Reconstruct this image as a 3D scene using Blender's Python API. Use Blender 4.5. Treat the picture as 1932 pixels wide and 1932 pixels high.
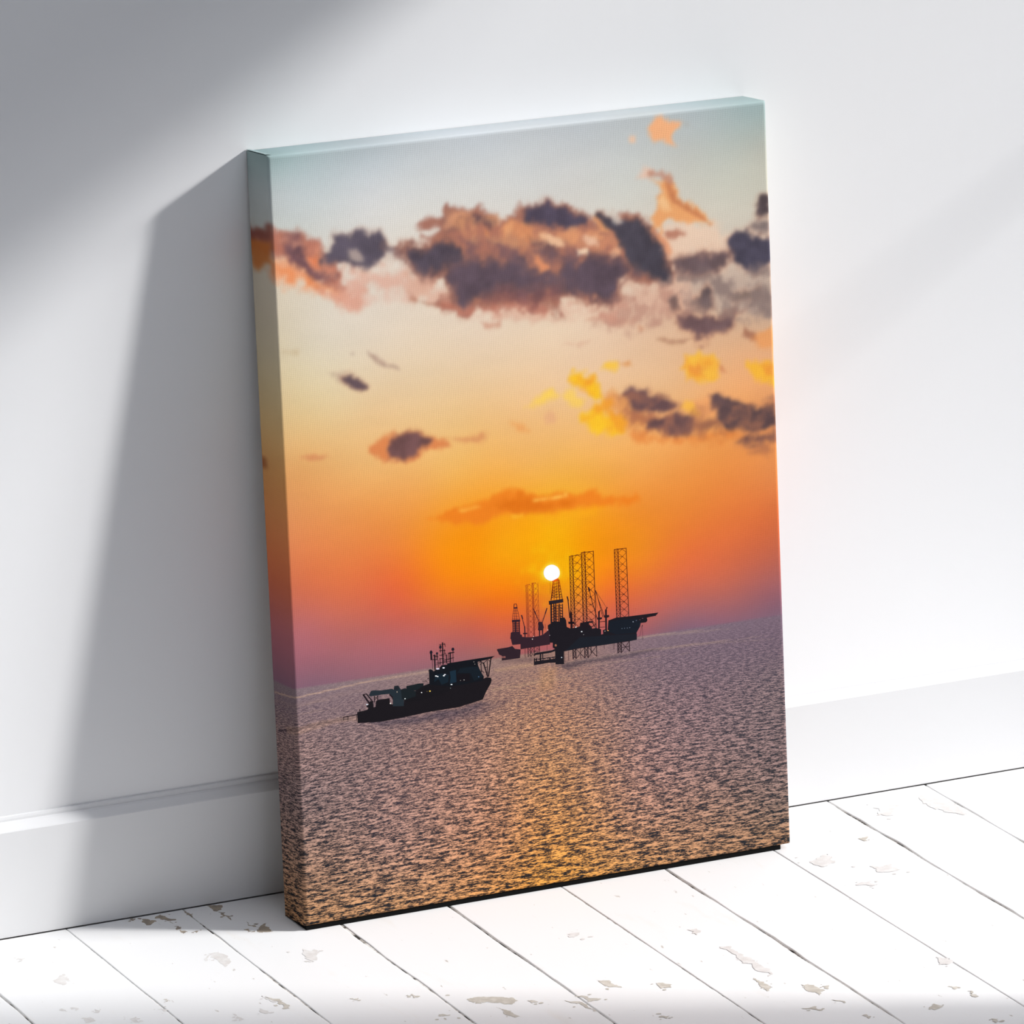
import bpy, bmesh, math, random
import numpy as np
from mathutils import Vector, Matrix
from mathutils.geometry import tessellate_polygon

# ------------------------------------------------------------------ camera, world, sun, exposure
scene = bpy.context.scene
for o in list(bpy.data.objects):
    bpy.data.objects.remove(o)
COL = scene.collection

cam_data = bpy.data.cameras.new('camera')
cam_data.sensor_width = 36.0
cam_data.lens = 215.256
cam_data.clip_start, cam_data.clip_end = 0.05, 60
cam = bpy.data.objects.new('camera', cam_data)
COL.objects.link(cam)
AZ, EL, ROLL = 0.468253, -0.289642, 0.003324
fw = Vector((math.sin(AZ)*math.cos(EL), math.cos(AZ)*math.cos(EL), math.sin(EL)))
r0 = fw.cross(Vector((0, 0, 1))).normalized()
u0 = r0.cross(fw)
rt = r0*math.cos(ROLL) + u0*math.sin(ROLL)
up = -r0*math.sin(ROLL) + u0*math.cos(ROLL)
M = Matrix((rt, up, -fw)).transposed().to_4x4()
M.translation = Vector((-1.40839, -4.80055, 1.93610))
cam.matrix_world = M
scene.camera = cam

world = bpy.data.worlds.new('daylight')
scene.world = world
world.use_nodes = True
WN, WL = world.node_tree.nodes, world.node_tree.links
bg = WN['Background']
bg.inputs['Color'].default_value = (0.91, 0.955, 1.06, 1)
# sky light: strongest overhead and from the window side, weak from the far left of the room
wtc = WN.new('ShaderNodeTexCoord'); wsx = WN.new('ShaderNodeSeparateXYZ'); WL.new(wtc.outputs['Generated'], wsx.inputs[0])
def wrange(sock, a, b, lo, hi):
    m = WN.new('ShaderNodeMapRange'); m.interpolation_type = 'SMOOTHSTEP'
    for k, v in zip(('From Min', 'From Max', 'To Min', 'To Max'), (a, b, lo, hi)): m.inputs[k].default_value = v
    WL.new(sock, m.inputs['Value']); return m.outputs['Result']
wm = WN.new('ShaderNodeMath'); wm.operation = 'MULTIPLY'
WL.new(wrange(wsx.outputs['X'], -0.40, 0.05, 0.0, 1.0), wm.inputs[0]); WL.new(wrange(wsx.outputs['Z'], -0.1, 0.9, 0.04, 1.42), wm.inputs[1])
WL.new(wm.outputs[0], bg.inputs['Strength'])

def sun(name, direction, energy, angle, color):
    l = bpy.data.lights.new(name, 'SUN')
    l.energy, l.angle, l.color = energy, math.radians(angle), color
    o = bpy.data.objects.new(name, l)
    COL.objects.link(o)
    o.location = (4.5, -1.8, 2.6)
    o.rotation_euler = Vector(direction).to_track_quat('-Z', 'Y').to_euler()
    return o
SUN_DIR = (-2.15, 1.0, -1.314)
sun('sun', SUN_DIR, 3.2, 4.2, (1.0, 0.99, 0.975))
sun('soft_edge_sun', (-2.65, 1.0, -1.62), 2.3, 12.5, (1.0, 0.995, 0.99))  # added second, wider sun that softens the shadow edges

vs = scene.view_settings
vs.view_transform, vs.look = 'Standard', 'None'
vs.exposure, vs.gamma = 0.0, 1.0
vs.use_curve_mapping = False
scene.cycles.max_bounces = 8
scene.cycles.diffuse_bounces = 6

# ------------------------------------------------------------------ helpers
def lin(c):
    c = np.asarray(c, float)
    return np.where(c <= 0.04045, c/12.92, ((c+0.055)/1.055)**2.4)

def hexrgb(h):
    return np.array([int(h[i:i+2], 16)/255 for i in (0, 2, 4)])

def material(name, color=(0.8, 0.8, 0.8), rough=0.6, spec=0.3):
    m = bpy.data.materials.new(name)
    m.use_nodes = True
    b = m.node_tree.nodes['Principled BSDF']
    b.inputs['Base Color'].default_value = (*color, 1)
    b.inputs['Roughness'].default_value = rough
    b.inputs['Specular IOR Level'].default_value = spec
    return m, m.node_tree.nodes, m.node_tree.links, b

def obj(name, bm_or_mesh, mats, parent=None, smooth=False):
    if isinstance(bm_or_mesh, bmesh.types.BMesh):
        me = bpy.data.meshes.new(name)
        bm_or_mesh.to_mesh(me)
        bm_or_mesh.free()
    else:
        me = bm_or_mesh
    me.name = name
    for m in (mats if isinstance(mats, (list, tuple)) else [mats]):
        me.materials.append(m)
    if smooth:
        for p in me.polygons:
            p.use_smooth = True
    o = bpy.data.objects.new(name, me)
    COL.objects.link(o)
    if parent:
        o.parent = parent
    return o

def struct(name, bm, mats, label=None):
    o = obj(name, bm, mats)
    o['kind'] = 'structure'
    if label:
        o['label'] = label
    return o

def box(bm, x0, x1, y0, y1, z0, z1, mi=0):
    v = [bm.verts.new(p) for p in ((x0, y0, z0), (x1, y0, z0), (x1, y1, z0), (x0, y1, z0),
                                   (x0, y0, z1), (x1, y0, z1), (x1, y1, z1), (x0, y1, z1))]
    for f in ((3, 2, 1, 0), (4, 5, 6, 7), (0, 1, 5, 4), (1, 2, 6, 5), (2, 3, 7, 6), (3, 0, 4, 7)):
        bm.faces.new([v[i] for i in f]).material_index = mi

def h2(ix, iy, seed):
    n = (ix.astype(np.int64)*374761393 + iy.astype(np.int64)*668265263 + seed*974711) & 0xffffffff
    n = ((n ^ (n >> 13))*1274126177) & 0xffffffff
    n = ((n ^ (n >> 16))*2246822519) & 0xffffffff
    return ((n ^ (n >> 15)) & 0xffff)/65535.0

def vnoise(x, y, seed):
    ix, iy = np.floor(x), np.floor(y)
    fx, fy = x-ix, y-iy
    fx, fy = fx*fx*fx*(fx*(fx*6-15)+10), fy*fy*fy*(fy*(fy*6-15)+10)
    a, b = h2(ix, iy, seed), h2(ix+1, iy, seed)
    c, d = h2(ix, iy+1, seed), h2(ix+1, iy+1, seed)
    return ((a+(b-a)*fx)*(1-fy) + (c+(d-c)*fx)*fy)*2-1

def fbm(x, y, seed, wl, octs=4, gain=0.55):
    s, a, t = 0, 1.0, 0
    for i in range(octs):
        s = s + a*vnoise(x/wl, y/wl, seed+i*17)
        t += a
        a *= gain
        wl /= 2.1
    return s/t

# ------------------------------------------------------------------ the room
TB = 0.01213          # depth of the baseboard in front of the wall
X0, X1, XW = -2.6, 1.7083, 1.7083
YN = -4.6

m_wall, N, L, B = material('white_wall_paint', (0.82, 0.82, 0.825), 0.62, 0.25)
tc = N.new('ShaderNodeTexCoord')
mp = N.new('ShaderNodeMapping'); mp.inputs['Scale'].default_value = (90, 90, 9)
nz = N.new('ShaderNodeTexNoise'); nz.inputs['Scale'].default_value = 1.0; nz.inputs['Detail'].default_value = 5
L.new(tc.outputs['Object'], mp.inputs['Vector']); L.new(mp.outputs['Vector'], nz.inputs['Vector'])
bp = N.new('ShaderNodeBump'); bp.inputs['Strength'].default_value = 0.06; bp.inputs['Distance'].default_value = 0.001
L.new(nz.outputs['Fac'], bp.inputs['Height']); L.new(bp.outputs['Normal'], B.inputs['Normal'])

m_trim, *_ = material('white_satin_trim', (0.72, 0.72, 0.725), 0.45, 0.35)

bm = bmesh.new()
box(bm, X0, 1.85, TB, TB+0.12, -0.02, 2.7)
struct('wall_back', bm, m_wall)

# unseen right-hand wall, added so its tall opening shapes the sun's shadow edges
OY0, OY1, OZ0, OZ1 = (-0.775, -0.006, 0.03, 1.352)
F = 0.035
bm = bmesh.new()
ay0, ay1, az0, az1 = OY0-F, min(OY1+F, TB), OZ0-F, OZ1+F
az0 = max(az0, 0.0)
RWH, RWY = (2.2, -4.6)
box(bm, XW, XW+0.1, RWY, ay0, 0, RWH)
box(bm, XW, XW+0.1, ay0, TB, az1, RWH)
m_wall2, *_ = material('low_bounce_grey', (0.42, 0.42, 0.42), 0.7, 0.2)  # grey chosen to cut the light this unseen wall bounces back
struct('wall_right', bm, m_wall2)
bm = bmesh.new()
box(bm, XW+0.02, XW+0.07, ay0, OY0, az0, az1)
box(bm, XW+0.02, XW+0.07, OY1, TB-0.0005, az0, az1)
box(bm, XW+0.02, XW+0.07, OY0, OY1, OZ1, az1)
box(bm, XW+0.02, XW+0.07, OY0, OY1, az0, OZ0)
struct('window_1', bm, m_trim)
# thin rail added out of view, its shadow dims a band on the wall
bm = bmesh.new()
RX, RZ, RR = (2.25, 1.005, 0.0042)
bmesh.ops.create_cone(bm, cap_ends=True, segments=20, radius1=RR, radius2=RR, depth=1.6,
                      matrix=Matrix.Translation((RX, -0.45, RZ)) @ Matrix.Rotation(math.pi/2, 4, 'X'))
for y in (-1.1, 0.25):
    box(bm, RX-0.006, RX+0.006, y-0.006, y+0.006, -0.02, RZ)
struct('shade_rail_1', bm, m_trim)

# baseboard: flat face, sloped cap, small lip at the wall
ZL, ZU = 0.10146, 0.11140
prof = [(TB, 0.0010), (0.0, 0.0010), (0.0, ZL-0.0012), (0.0006, ZL-0.0002), (0.0058, ZL+0.0052), (0.0078, ZL+0.0064),
        (0.0084, ZL+0.0064), (0.0088, ZL+0.0082), (0.0098, ZU+0.0002), (TB-0.0006, ZU+0.0006), (TB, ZU+0.0006)]
bm = bmesh.new()
ra = [bm.verts.new((X0, y, z)) for y, z in prof]
rb = [bm.verts.new((X1, y, z)) for y, z in prof]
for i in range(len(prof)-1):
    bm.faces.new((ra[i], rb[i], rb[i+1], ra[i+1]))
bm.faces.new(ra); bm.faces.new(rb[::-1])
bmesh.ops.recalc_face_normals(bm, faces=bm.faces)
struct('baseboard_back', bm, m_trim)

# floor: painted planks with uneven edges, open joints, worn paint
m_floor, N, L, B = material('whitewashed_planks', (0.80, 0.796, 0.79), 0.55, 0.2)
tc = N.new('ShaderNodeTexCoord')
mp = N.new('ShaderNodeMapping'); mp.inputs['Scale'].default_value = (26, 7, 1)
nz = N.new('ShaderNodeTexNoise'); nz.inputs['Scale'].default_value = 1.0; nz.inputs['Detail'].default_value = 6; nz.inputs['Roughness'].default_value = 0.62
L.new(tc.outputs['Object'], mp.inputs['Vector']); L.new(mp.outputs['Vector'], nz.inputs['Vector'])
rp = N.new('ShaderNodeValToRGB')
rp.color_ramp.elements[0].position, rp.color_ramp.elements[0].color = 0.60, (0.80, 0.796, 0.79, 1)
rp.color_ramp.elements[1].position, rp.color_ramp.elements[1].color = 0.72, (0.78, 0.76, 0.735, 1)
L.new(nz.outputs['Fac'], rp.inputs['Fac'])
# small flecks
mp2 = N.new('ShaderNodeMapping'); mp2.inputs['Scale'].default_value = (150, 60, 1)
n2 = N.new('ShaderNodeTexNoise'); n2.inputs['Scale'].default_value = 1.0; n2.inputs['Detail'].default_value = 3
L.new(tc.outputs['Object'], mp2.inputs['Vector']); L.new(mp2.outputs['Vector'], n2.inputs['Vector'])
r2 = N.new('ShaderNodeMapRange'); r2.inputs['From Min'].default_value = 0.70; r2.inputs['From Max'].default_value = 0.76
L.new(n2.outputs['Fac'], r2.inputs['Value'])
mx = N.new('ShaderNodeMix'); mx.data_type = 'RGBA'
mx.inputs[7].default_value = (0.50, 0.46, 0.42, 1)
L.new(r2.outputs['Result'], mx.inputs[0]); L.new(rp.outputs['Color'], mx.inputs[6]); L.new(mx.outputs[2], B.inputs['Base Color'])
bp = N.new('ShaderNodeBump'); bp.inputs['Strength'].default_value = 0.15; bp.inputs['Distance'].default_value = 0.001
L.new(nz.outputs['Fac'], bp.inputs['Height']); L.new(bp.outputs['Normal'], B.inputs['Normal'])

m_joint, N, L, B = material('joint_dirt', (0.3, 0.28, 0.26), 0.9, 0.1)
tc = N.new('ShaderNodeTexCoord')
nz = N.new('ShaderNodeTexNoise'); nz.inputs['Scale'].default_value = 55; nz.inputs['Detail'].default_value = 7; nz.inputs['Roughness'].default_value = 0.65
L.new(tc.outputs['Object'], nz.inputs['Vector'])
rp = N.new('ShaderNodeValToRGB')
rp.color_ramp.elements[0].position, rp.color_ramp.elements[0].color = 0.41, (0.05, 0.045, 0.04, 1)
rp.color_ramp.elements[1].position, rp.color_ramp.elements[1].color = 0.56, (0.70, 0.68, 0.65, 1)
el = rp.color_ramp.elements.new(0.47); el.color = (0.40, 0.37, 0.33, 1)
L.new(nz.outputs['Fac'], rp.inputs['Fac']); L.new(rp.outputs['Color'], B.inputs['Base Color'])

def worn(name, c1, c2):
    m, N, L, B = material(name, c1, 0.7, 0.15)
    tc = N.new('ShaderNodeTexCoord')
    nz = N.new('ShaderNodeTexNoise'); nz.inputs['Scale'].default_value = 130; nz.inputs['Detail'].default_value = 4
    L.new(tc.outputs['Object'], nz.inputs['Vector'])
    rp = N.new('ShaderNodeValToRGB')
    rp.color_ramp.elements[0].position, rp.color_ramp.elements[0].color = 0.42, (*c1, 1)
    rp.color_ramp.elements[1].position, rp.color_ramp.elements[1].color = 0.62, (*c2, 1)
    L.new(nz.outputs['Fac'], rp.inputs['Fac']); L.new(rp.outputs['Color'], B.inputs['Base Color'])
    return m
m_chip_d = worn('bare_wood_chip', (0.30, 0.255, 0.21), (0.40, 0.33, 0.25))
m_chip_m = worn('rubbed_paint', (0.50, 0.46, 0.40), (0.60, 0.56, 0.50))
m_chip_l = worn('thin_paint', (0.64, 0.61, 0.585), (0.71, 0.69, 0.67))

JOINTS = [(-2.4952, 1.2), (-2.3817, 2.0), (-2.2682, 2.6), (-2.1547, 1.2), (-2.0412, 2.0), (-1.9277, 2.6), (-1.8142, 1.2), (-1.7007, 2.0), (-1.5872, 2.6), (-1.4737, 1.2), (-1.3602, 2.0), (-1.2467, 2.6), (-1.1332, 1.2), (-1.0197, 2.0), (-0.9062, 2.6), (-0.7927, 1.2), (-0.6792, 2.0), (-0.5657, 2.6), (-0.4522, 1.2), (-0.3387, 2.0), (-0.2252, 2.6), (-0.1117, 1.2), (0.0018, 2.0), (0.1153, 2.6), (0.2288, 1.2), (0.3423, 2.0), (0.4558, 2.6), (0.5708, 0.7), (0.6854, 1.3), (0.7975, 1.9), (0.9060, 2.4), (1.0215, 1.0), (1.1301, 2.4), (1.2445, 0.6), (1.3585, 2.8), (1.4661, 2.6), (1.5791, 2.0)]   # x of each joint and its width in mm
bm = bmesh.new()
ys = np.concatenate([np.arange(YN, -0.9, 0.25), np.arange(-0.9, 0.0, 0.012), [-0.0008]])
edges = [(X0-0.01, 0.0)] + JOINTS + [(XW, 0.0)]
SEC = 0.0010
for k in range(len(edges)-1):
    (xa, wa), (xb, wb) = edges[k], edges[k+1]
    na = fbm(ys*1000, ys*0, 100+k, 70, 4)
    nb = fbm(ys*1000, ys*0+50, 300+k, 70, 4)
    la = xa + np.maximum(0.0001, wa*0.0005*(0.9+2.0*na))
    lb = xb - np.maximum(0.0001, wb*0.0005*(0.9+2.0*nb))
    rows = []
    for i, y in enumerate(ys):
        rows.append([bm.verts.new(p) for p in ((la[i], y, -0.012), (la[i], y, -SEC*0.5), (la[i]+SEC*0.6, y, -0.0001), (la[i]+SEC*1.5, y, 0),
                                              (lb[i]-SEC*1.5, y, 0), (lb[i]-SEC*0.6, y, -0.0001), (lb[i], y, -SEC*0.5), (lb[i], y, -0.012))])
    for i in range(len(ys)-1):
        for j in range(7):
            bm.faces.new((rows[i][j], rows[i][j+1], rows[i+1][j+1], rows[i+1][j]))
    bm.faces.new(rows[-1]); bm.faces.new(rows[0][::-1])
nf = len(bm.faces)
bm.faces.ensure_lookup_table()
bmesh.ops.recalc_face_normals(bm, faces=bm.faces[:])
# dirt in the joints, boards underneath
box(bm, X0-0.01, XW, YN, TB, -0.02, -0.012, 1)
for (x, w) in JOINTS:
    if w > 0.6:
        zt = -0.0007 if w < 2.2 else -0.0014
        box(bm, x-0.0025, x+0.0025, YN, -0.004, -0.0118, zt, 1)
# worn patches: thin ragged outlines lying on the paint
CHIPS = [
    ('d', [(0.6401, -0.0024), (0.6445, -0.0075), (0.6491, -0.0085), (0.6502, -0.0189), (0.6450, -0.0248), (0.6391, -0.0232), (0.6391, -0.0155)]),
    ('d', [(0.6530, -0.0096), (0.6611, -0.0029), (0.6645, -0.0067), (0.6660, -0.0117), (0.6631, -0.0167), (0.6698, -0.0230), (0.6653, -0.0250), (0.6567, -0.0178)]),
    ('d', [(0.6604, -0.0346), (0.6626, -0.0378), (0.6631, -0.0465), (0.6601, -0.0450)]),
    ('d', [(0.6611, -0.0477), (0.6638, -0.0532), (0.6598, -0.0589), (0.6596, -0.0545)]),
    ('d', [(0.6861, -0.0010), (0.6870, -0.0156), (0.6846, -0.0243), (0.6846, -0.0144)]),
    ('d', [(0.7074, -0.0011), (0.7138, -0.0017), (0.7211, -0.0036), (0.7174, -0.0134), (0.7090, -0.0157), (0.7103, -0.0078)]),
    ('d', [(0.7130, -0.0199), (0.7175, -0.0264), (0.7140, -0.0440), (0.7111, -0.0404), (0.7127, -0.0305)]),
    ('d', [(0.7262, -0.0543), (0.7261, -0.0755), (0.7308, -0.0715), (0.7402, -0.0655), (0.7355, -0.0886), (0.7291, -0.0880), (0.7241, -0.0847), (0.7245, -0.0726)]),
    ('d', [(0.6326, 0.0005), (0.6356, -0.0044), (0.6332, -0.0083), (0.6315, -0.0054)]),
    ('d', [(0.6715, -0.0571), (0.6768, -0.0567), (0.6733, -0.0613)]),
    ('d', [(0.7173, -0.0754), (0.7181, -0.0801), (0.7142, -0.0798)]),
    ('l', [(0.5117, -0.1188), (0.5253, -0.1032), (0.5222, -0.1240), (0.5159, -0.1290)]),
    ('l', [(0.6593, -0.1139), (0.6727, -0.1163), (0.6721, -0.1368), (0.6599, -0.1513), (0.6603, -0.1309)]),
    ('l', [(0.6485, -0.1251), (0.6605, -0.1145), (0.6518, -0.1308)]),
    ('l', [(0.5328, -0.2308), (0.5391, -0.2260), (0.5375, -0.2409), (0.5327, -0.2374)]),
    ('l', [(0.4979, -0.2116), (0.5039, -0.2106), (0.5033, -0.2201), (0.4979, -0.2214)]),
    ('l', [(0.4904, -0.1764), (0.4928, -0.1874), (0.4895, -0.1885)]),
    ('l', [(0.4997, -0.1809), (0.5028, -0.1884), (0.4987, -0.1915)]),
    ('l', [(0.5634, -0.2184), (0.5719, -0.2245), (0.5667, -0.2267)]),
    ('m', [(0.5787, -0.2041), (0.5834, -0.2032), (0.5803, -0.2069)]),
    ('l', [(0.5138, -0.1938), (0.5193, -0.2005), (0.5143, -0.2040)]),
    ('l', [(0.6449, -0.2567), (0.6489, -0.2666), (0.6454, -0.2727), (0.6417, -0.2669)]),
    ('l', [(0.6179, -0.2571), (0.6220, -0.2729), (0.6164, -0.2760)]),
    ('l', [(0.6606, -0.2286), (0.6677, -0.2441), (0.6624, -0.2495), (0.6589, -0.2417)]),
    ('l', [(0.5025, -0.0488), (0.5089, -0.0540), (0.5054, -0.0556)]),
    ('m', [(0.8207, -0.3136), (0.8347, -0.3163), (0.8496, -0.3289), (0.8560, -0.3390), (0.8441, -0.3436), (0.8339, -0.3333), (0.8184, -0.3336)]),
    ('m', [(0.8348, -0.3469), (0.8371, -0.3612), (0.8421, -0.3741), (0.8328, -0.3773), (0.8320, -0.3639)]),
    ('m', [(0.7774, -0.3395), (0.7885, -0.3440), (0.7845, -0.3482), (0.7769, -0.3445)]),
    ('m', [(0.7271, -0.2726), (0.7319, -0.2724), (0.7285, -0.2775)]),
    ('l', [(0.7404, -0.1441), (0.7509, -0.1465), (0.7452, -0.1630), (0.7316, -0.1754), (0.7329, -0.1624)]),
    ('m', [(0.9385, -0.3291), (0.9483, -0.3366), (0.9500, -0.3519), (0.9438, -0.3452)]),
    ('l', [(0.9694, -0.2127), (0.9812, -0.2129), (0.9738, -0.2233), (0.9668, -0.2215)]),
    ('m', [(0.9076, -0.3512), (0.9147, -0.3600), (0.9225, -0.3692), (0.9092, -0.3669)]),
    ('m', [(0.7761, -0.2836), (0.7792, -0.2930), (0.7743, -0.2933)]),
    ('m', [(0.6641, -0.2309), (0.6679, -0.2433), (0.6697, -0.2680), (0.6641, -0.2678), (0.6628, -0.2461)]),
    ('m', [(0.8949, -0.3609), (0.9044, -0.3761), (0.9071, -0.3932), (0.9010, -0.3901)]),
    ('m', [(0.8626, -0.3449), (0.8693, -0.3508), (0.8631, -0.3515)]),
    ('m', [(1.1682, -0.5103), (1.1789, -0.5067), (1.1794, -0.5159), (1.1717, -0.5189)]),
    ('m', [(1.0978, -0.4134), (1.1035, -0.4242), (1.1065, -0.4364), (1.0960, -0.4445), (1.0926, -0.4295)]),
    ('m', [(1.1077, -0.4274), (1.1186, -0.4290), (1.1131, -0.4354)]),
    ('m', [(1.0687, -0.3802), (1.0706, -0.3946), (1.0687, -0.4124), (1.0621, -0.4171), (1.0640, -0.3994)]),
    ('m', [(1.2124, -0.4737), (1.2192, -0.4825), (1.2136, -0.4851)]),
    ('m', [(1.1025, -0.4610), (1.1105, -0.4676), (1.1066, -0.4709)]),
    ('m', [(1.1090, -0.5062), (1.1148, -0.5081), (1.1105, -0.5122)]),
    ('m', [(1.0711, -0.4676), (1.0804, -0.4685), (1.0790, -0.4746)]),
    ('m', [(0.9466, -0.4285), (0.9573, -0.4302), (0.9524, -0.4340)]),
    ('m', [(0.9799, -0.3551), (0.9912, -0.3634), (0.9900, -0.3692), (0.9809, -0.3679)]),
    ('l', [(1.0784, -0.3029), (1.0878, -0.3021), (1.0853, -0.3284), (1.0876, -0.3460), (1.0883, -0.3736), (1.0792, -0.3827), (1.0805, -0.3589), (1.0783, -0.3304)]),
    ('l', [(1.0722, -0.2496), (1.0829, -0.2521), (1.0753, -0.2624)]),
    ('l', [(1.2560, -0.1433), (1.2831, -0.1326), (1.2806, -0.1554), (1.2622, -0.1582)]),
    ('l', [(1.3047, -0.1792), (1.3221, -0.1818), (1.3206, -0.1989), (1.3016, -0.1955)]),
    ('l', [(1.2695, -0.2150), (1.2845, -0.2107), (1.2782, -0.2252)]),
    ('l', [(1.3906, -0.0380), (1.4119, -0.0422), (1.3910, -0.0633), (1.3810, -0.0583)]),
    ('l', [(1.4449, -0.0268), (1.4632, -0.0548), (1.4609, -0.0915), (1.4473, -0.0816), (1.4360, -0.0603)]),
    ('m', [(1.2194, -0.4922), (1.2213, -0.5091), (1.2178, -0.5116)]),
    ('m', [(1.2053, -0.5590), (1.2074, -0.5653), (1.2011, -0.5725)]),
    ('l', [(1.2383, -0.4095), (1.2480, -0.4171), (1.2449, -0.4292), (1.2314, -0.4280)]),
    ('m', [(1.3327, -0.1086), (1.3415, -0.1081), (1.3325, -0.1146)]),
]
rng = random.Random(5)
zlev = 0.00002
for n, (k, pts) in enumerate(CHIPS):
    out = []
    for i, (x, y) in enumerate(pts):
        x2, y2 = pts[(i+1) % len(pts)]
        ln = math.hypot(x2-x, y2-y)
        c = max(2, int(ln/0.0016))
        for j in range(c):
            f = j/c
            px, py = x+(x2-x)*f, y+(y2-y)*f
            wob = fbm(np.array([px*1000, px*1000+90]), np.array([py*1000, py*1000]), 500, 9, 3, 0.6)*min(0.006, ln*0.5)
            a = min(0.0007, ln*0.2)
            out.append((px+wob[0]+rng.uniform(-a, a), py+wob[1]+rng.uniform(-a, a)))
    patches = [out]
    cx, cy = sum(p[0] for p in pts)/len(pts), sum(p[1] for p in pts)/len(pts)
    ex = max(p[0] for p in pts)-min(p[0] for p in pts)
    for _ in range(rng.randint(2, 5)):                    # loose flecks around the patch
        fx, fy, fr = cx+rng.uniform(-1, 1)*ex*0.9, cy+rng.uniform(-1, 1)*ex*0.9, rng.uniform(0.0006, 0.0022)
        patches.append([(fx+fr*rng.uniform(0.5, 1.6)*math.cos(q_), fy+fr*rng.uniform(0.4, 1.2)*math.sin(q_)) for q_ in np.linspace(0, 6.283, 8)[:-1]])
    for out in patches:
        zlev += 0.0000012
        zc_ = zlev
        vs_ = [bm.verts.new((x, min(y, -0.0012), zc_)) for x, y in out]
        for tri in tessellate_polygon([[Vector((x, min(y, -0.0012), 0)) for x, y in out]]):
            if len(set(tri)) < 3: continue
            f = bm.faces.new([vs_[i] for i in tri])
            f.normal_update()
            if f.normal.z < 0:
                f.normal_flip()
            f.material_index = {'d': 2, 'm': 3, 'l': 4}[k]
struct('floor', bm, [m_floor, m_joint, m_chip_d, m_chip_m, m_chip_l])

# ------------------------------------------------------------------ the canvas print
W, H, D = 0.5, 0.69971, 0.04404
TILT = 0.09960
R = 0.0028
print_root = bpy.data.objects.new('canvas_print', None)
COL.objects.link(print_root)
print_root.empty_display_size = 0.1
CLEAR = 0.00042      # gap under the lower edge, filled by the added dark strip
print_root.location = (0.76162, -0.05782, CLEAR)
print_root.rotation_euler = (-TILT, 0, 0)
print_root['label'] = 'tall gallery-wrapped canvas print of an orange sunset over the sea, leaning on the white wall'
print_root['category'] = 'canvas picture'

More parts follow.
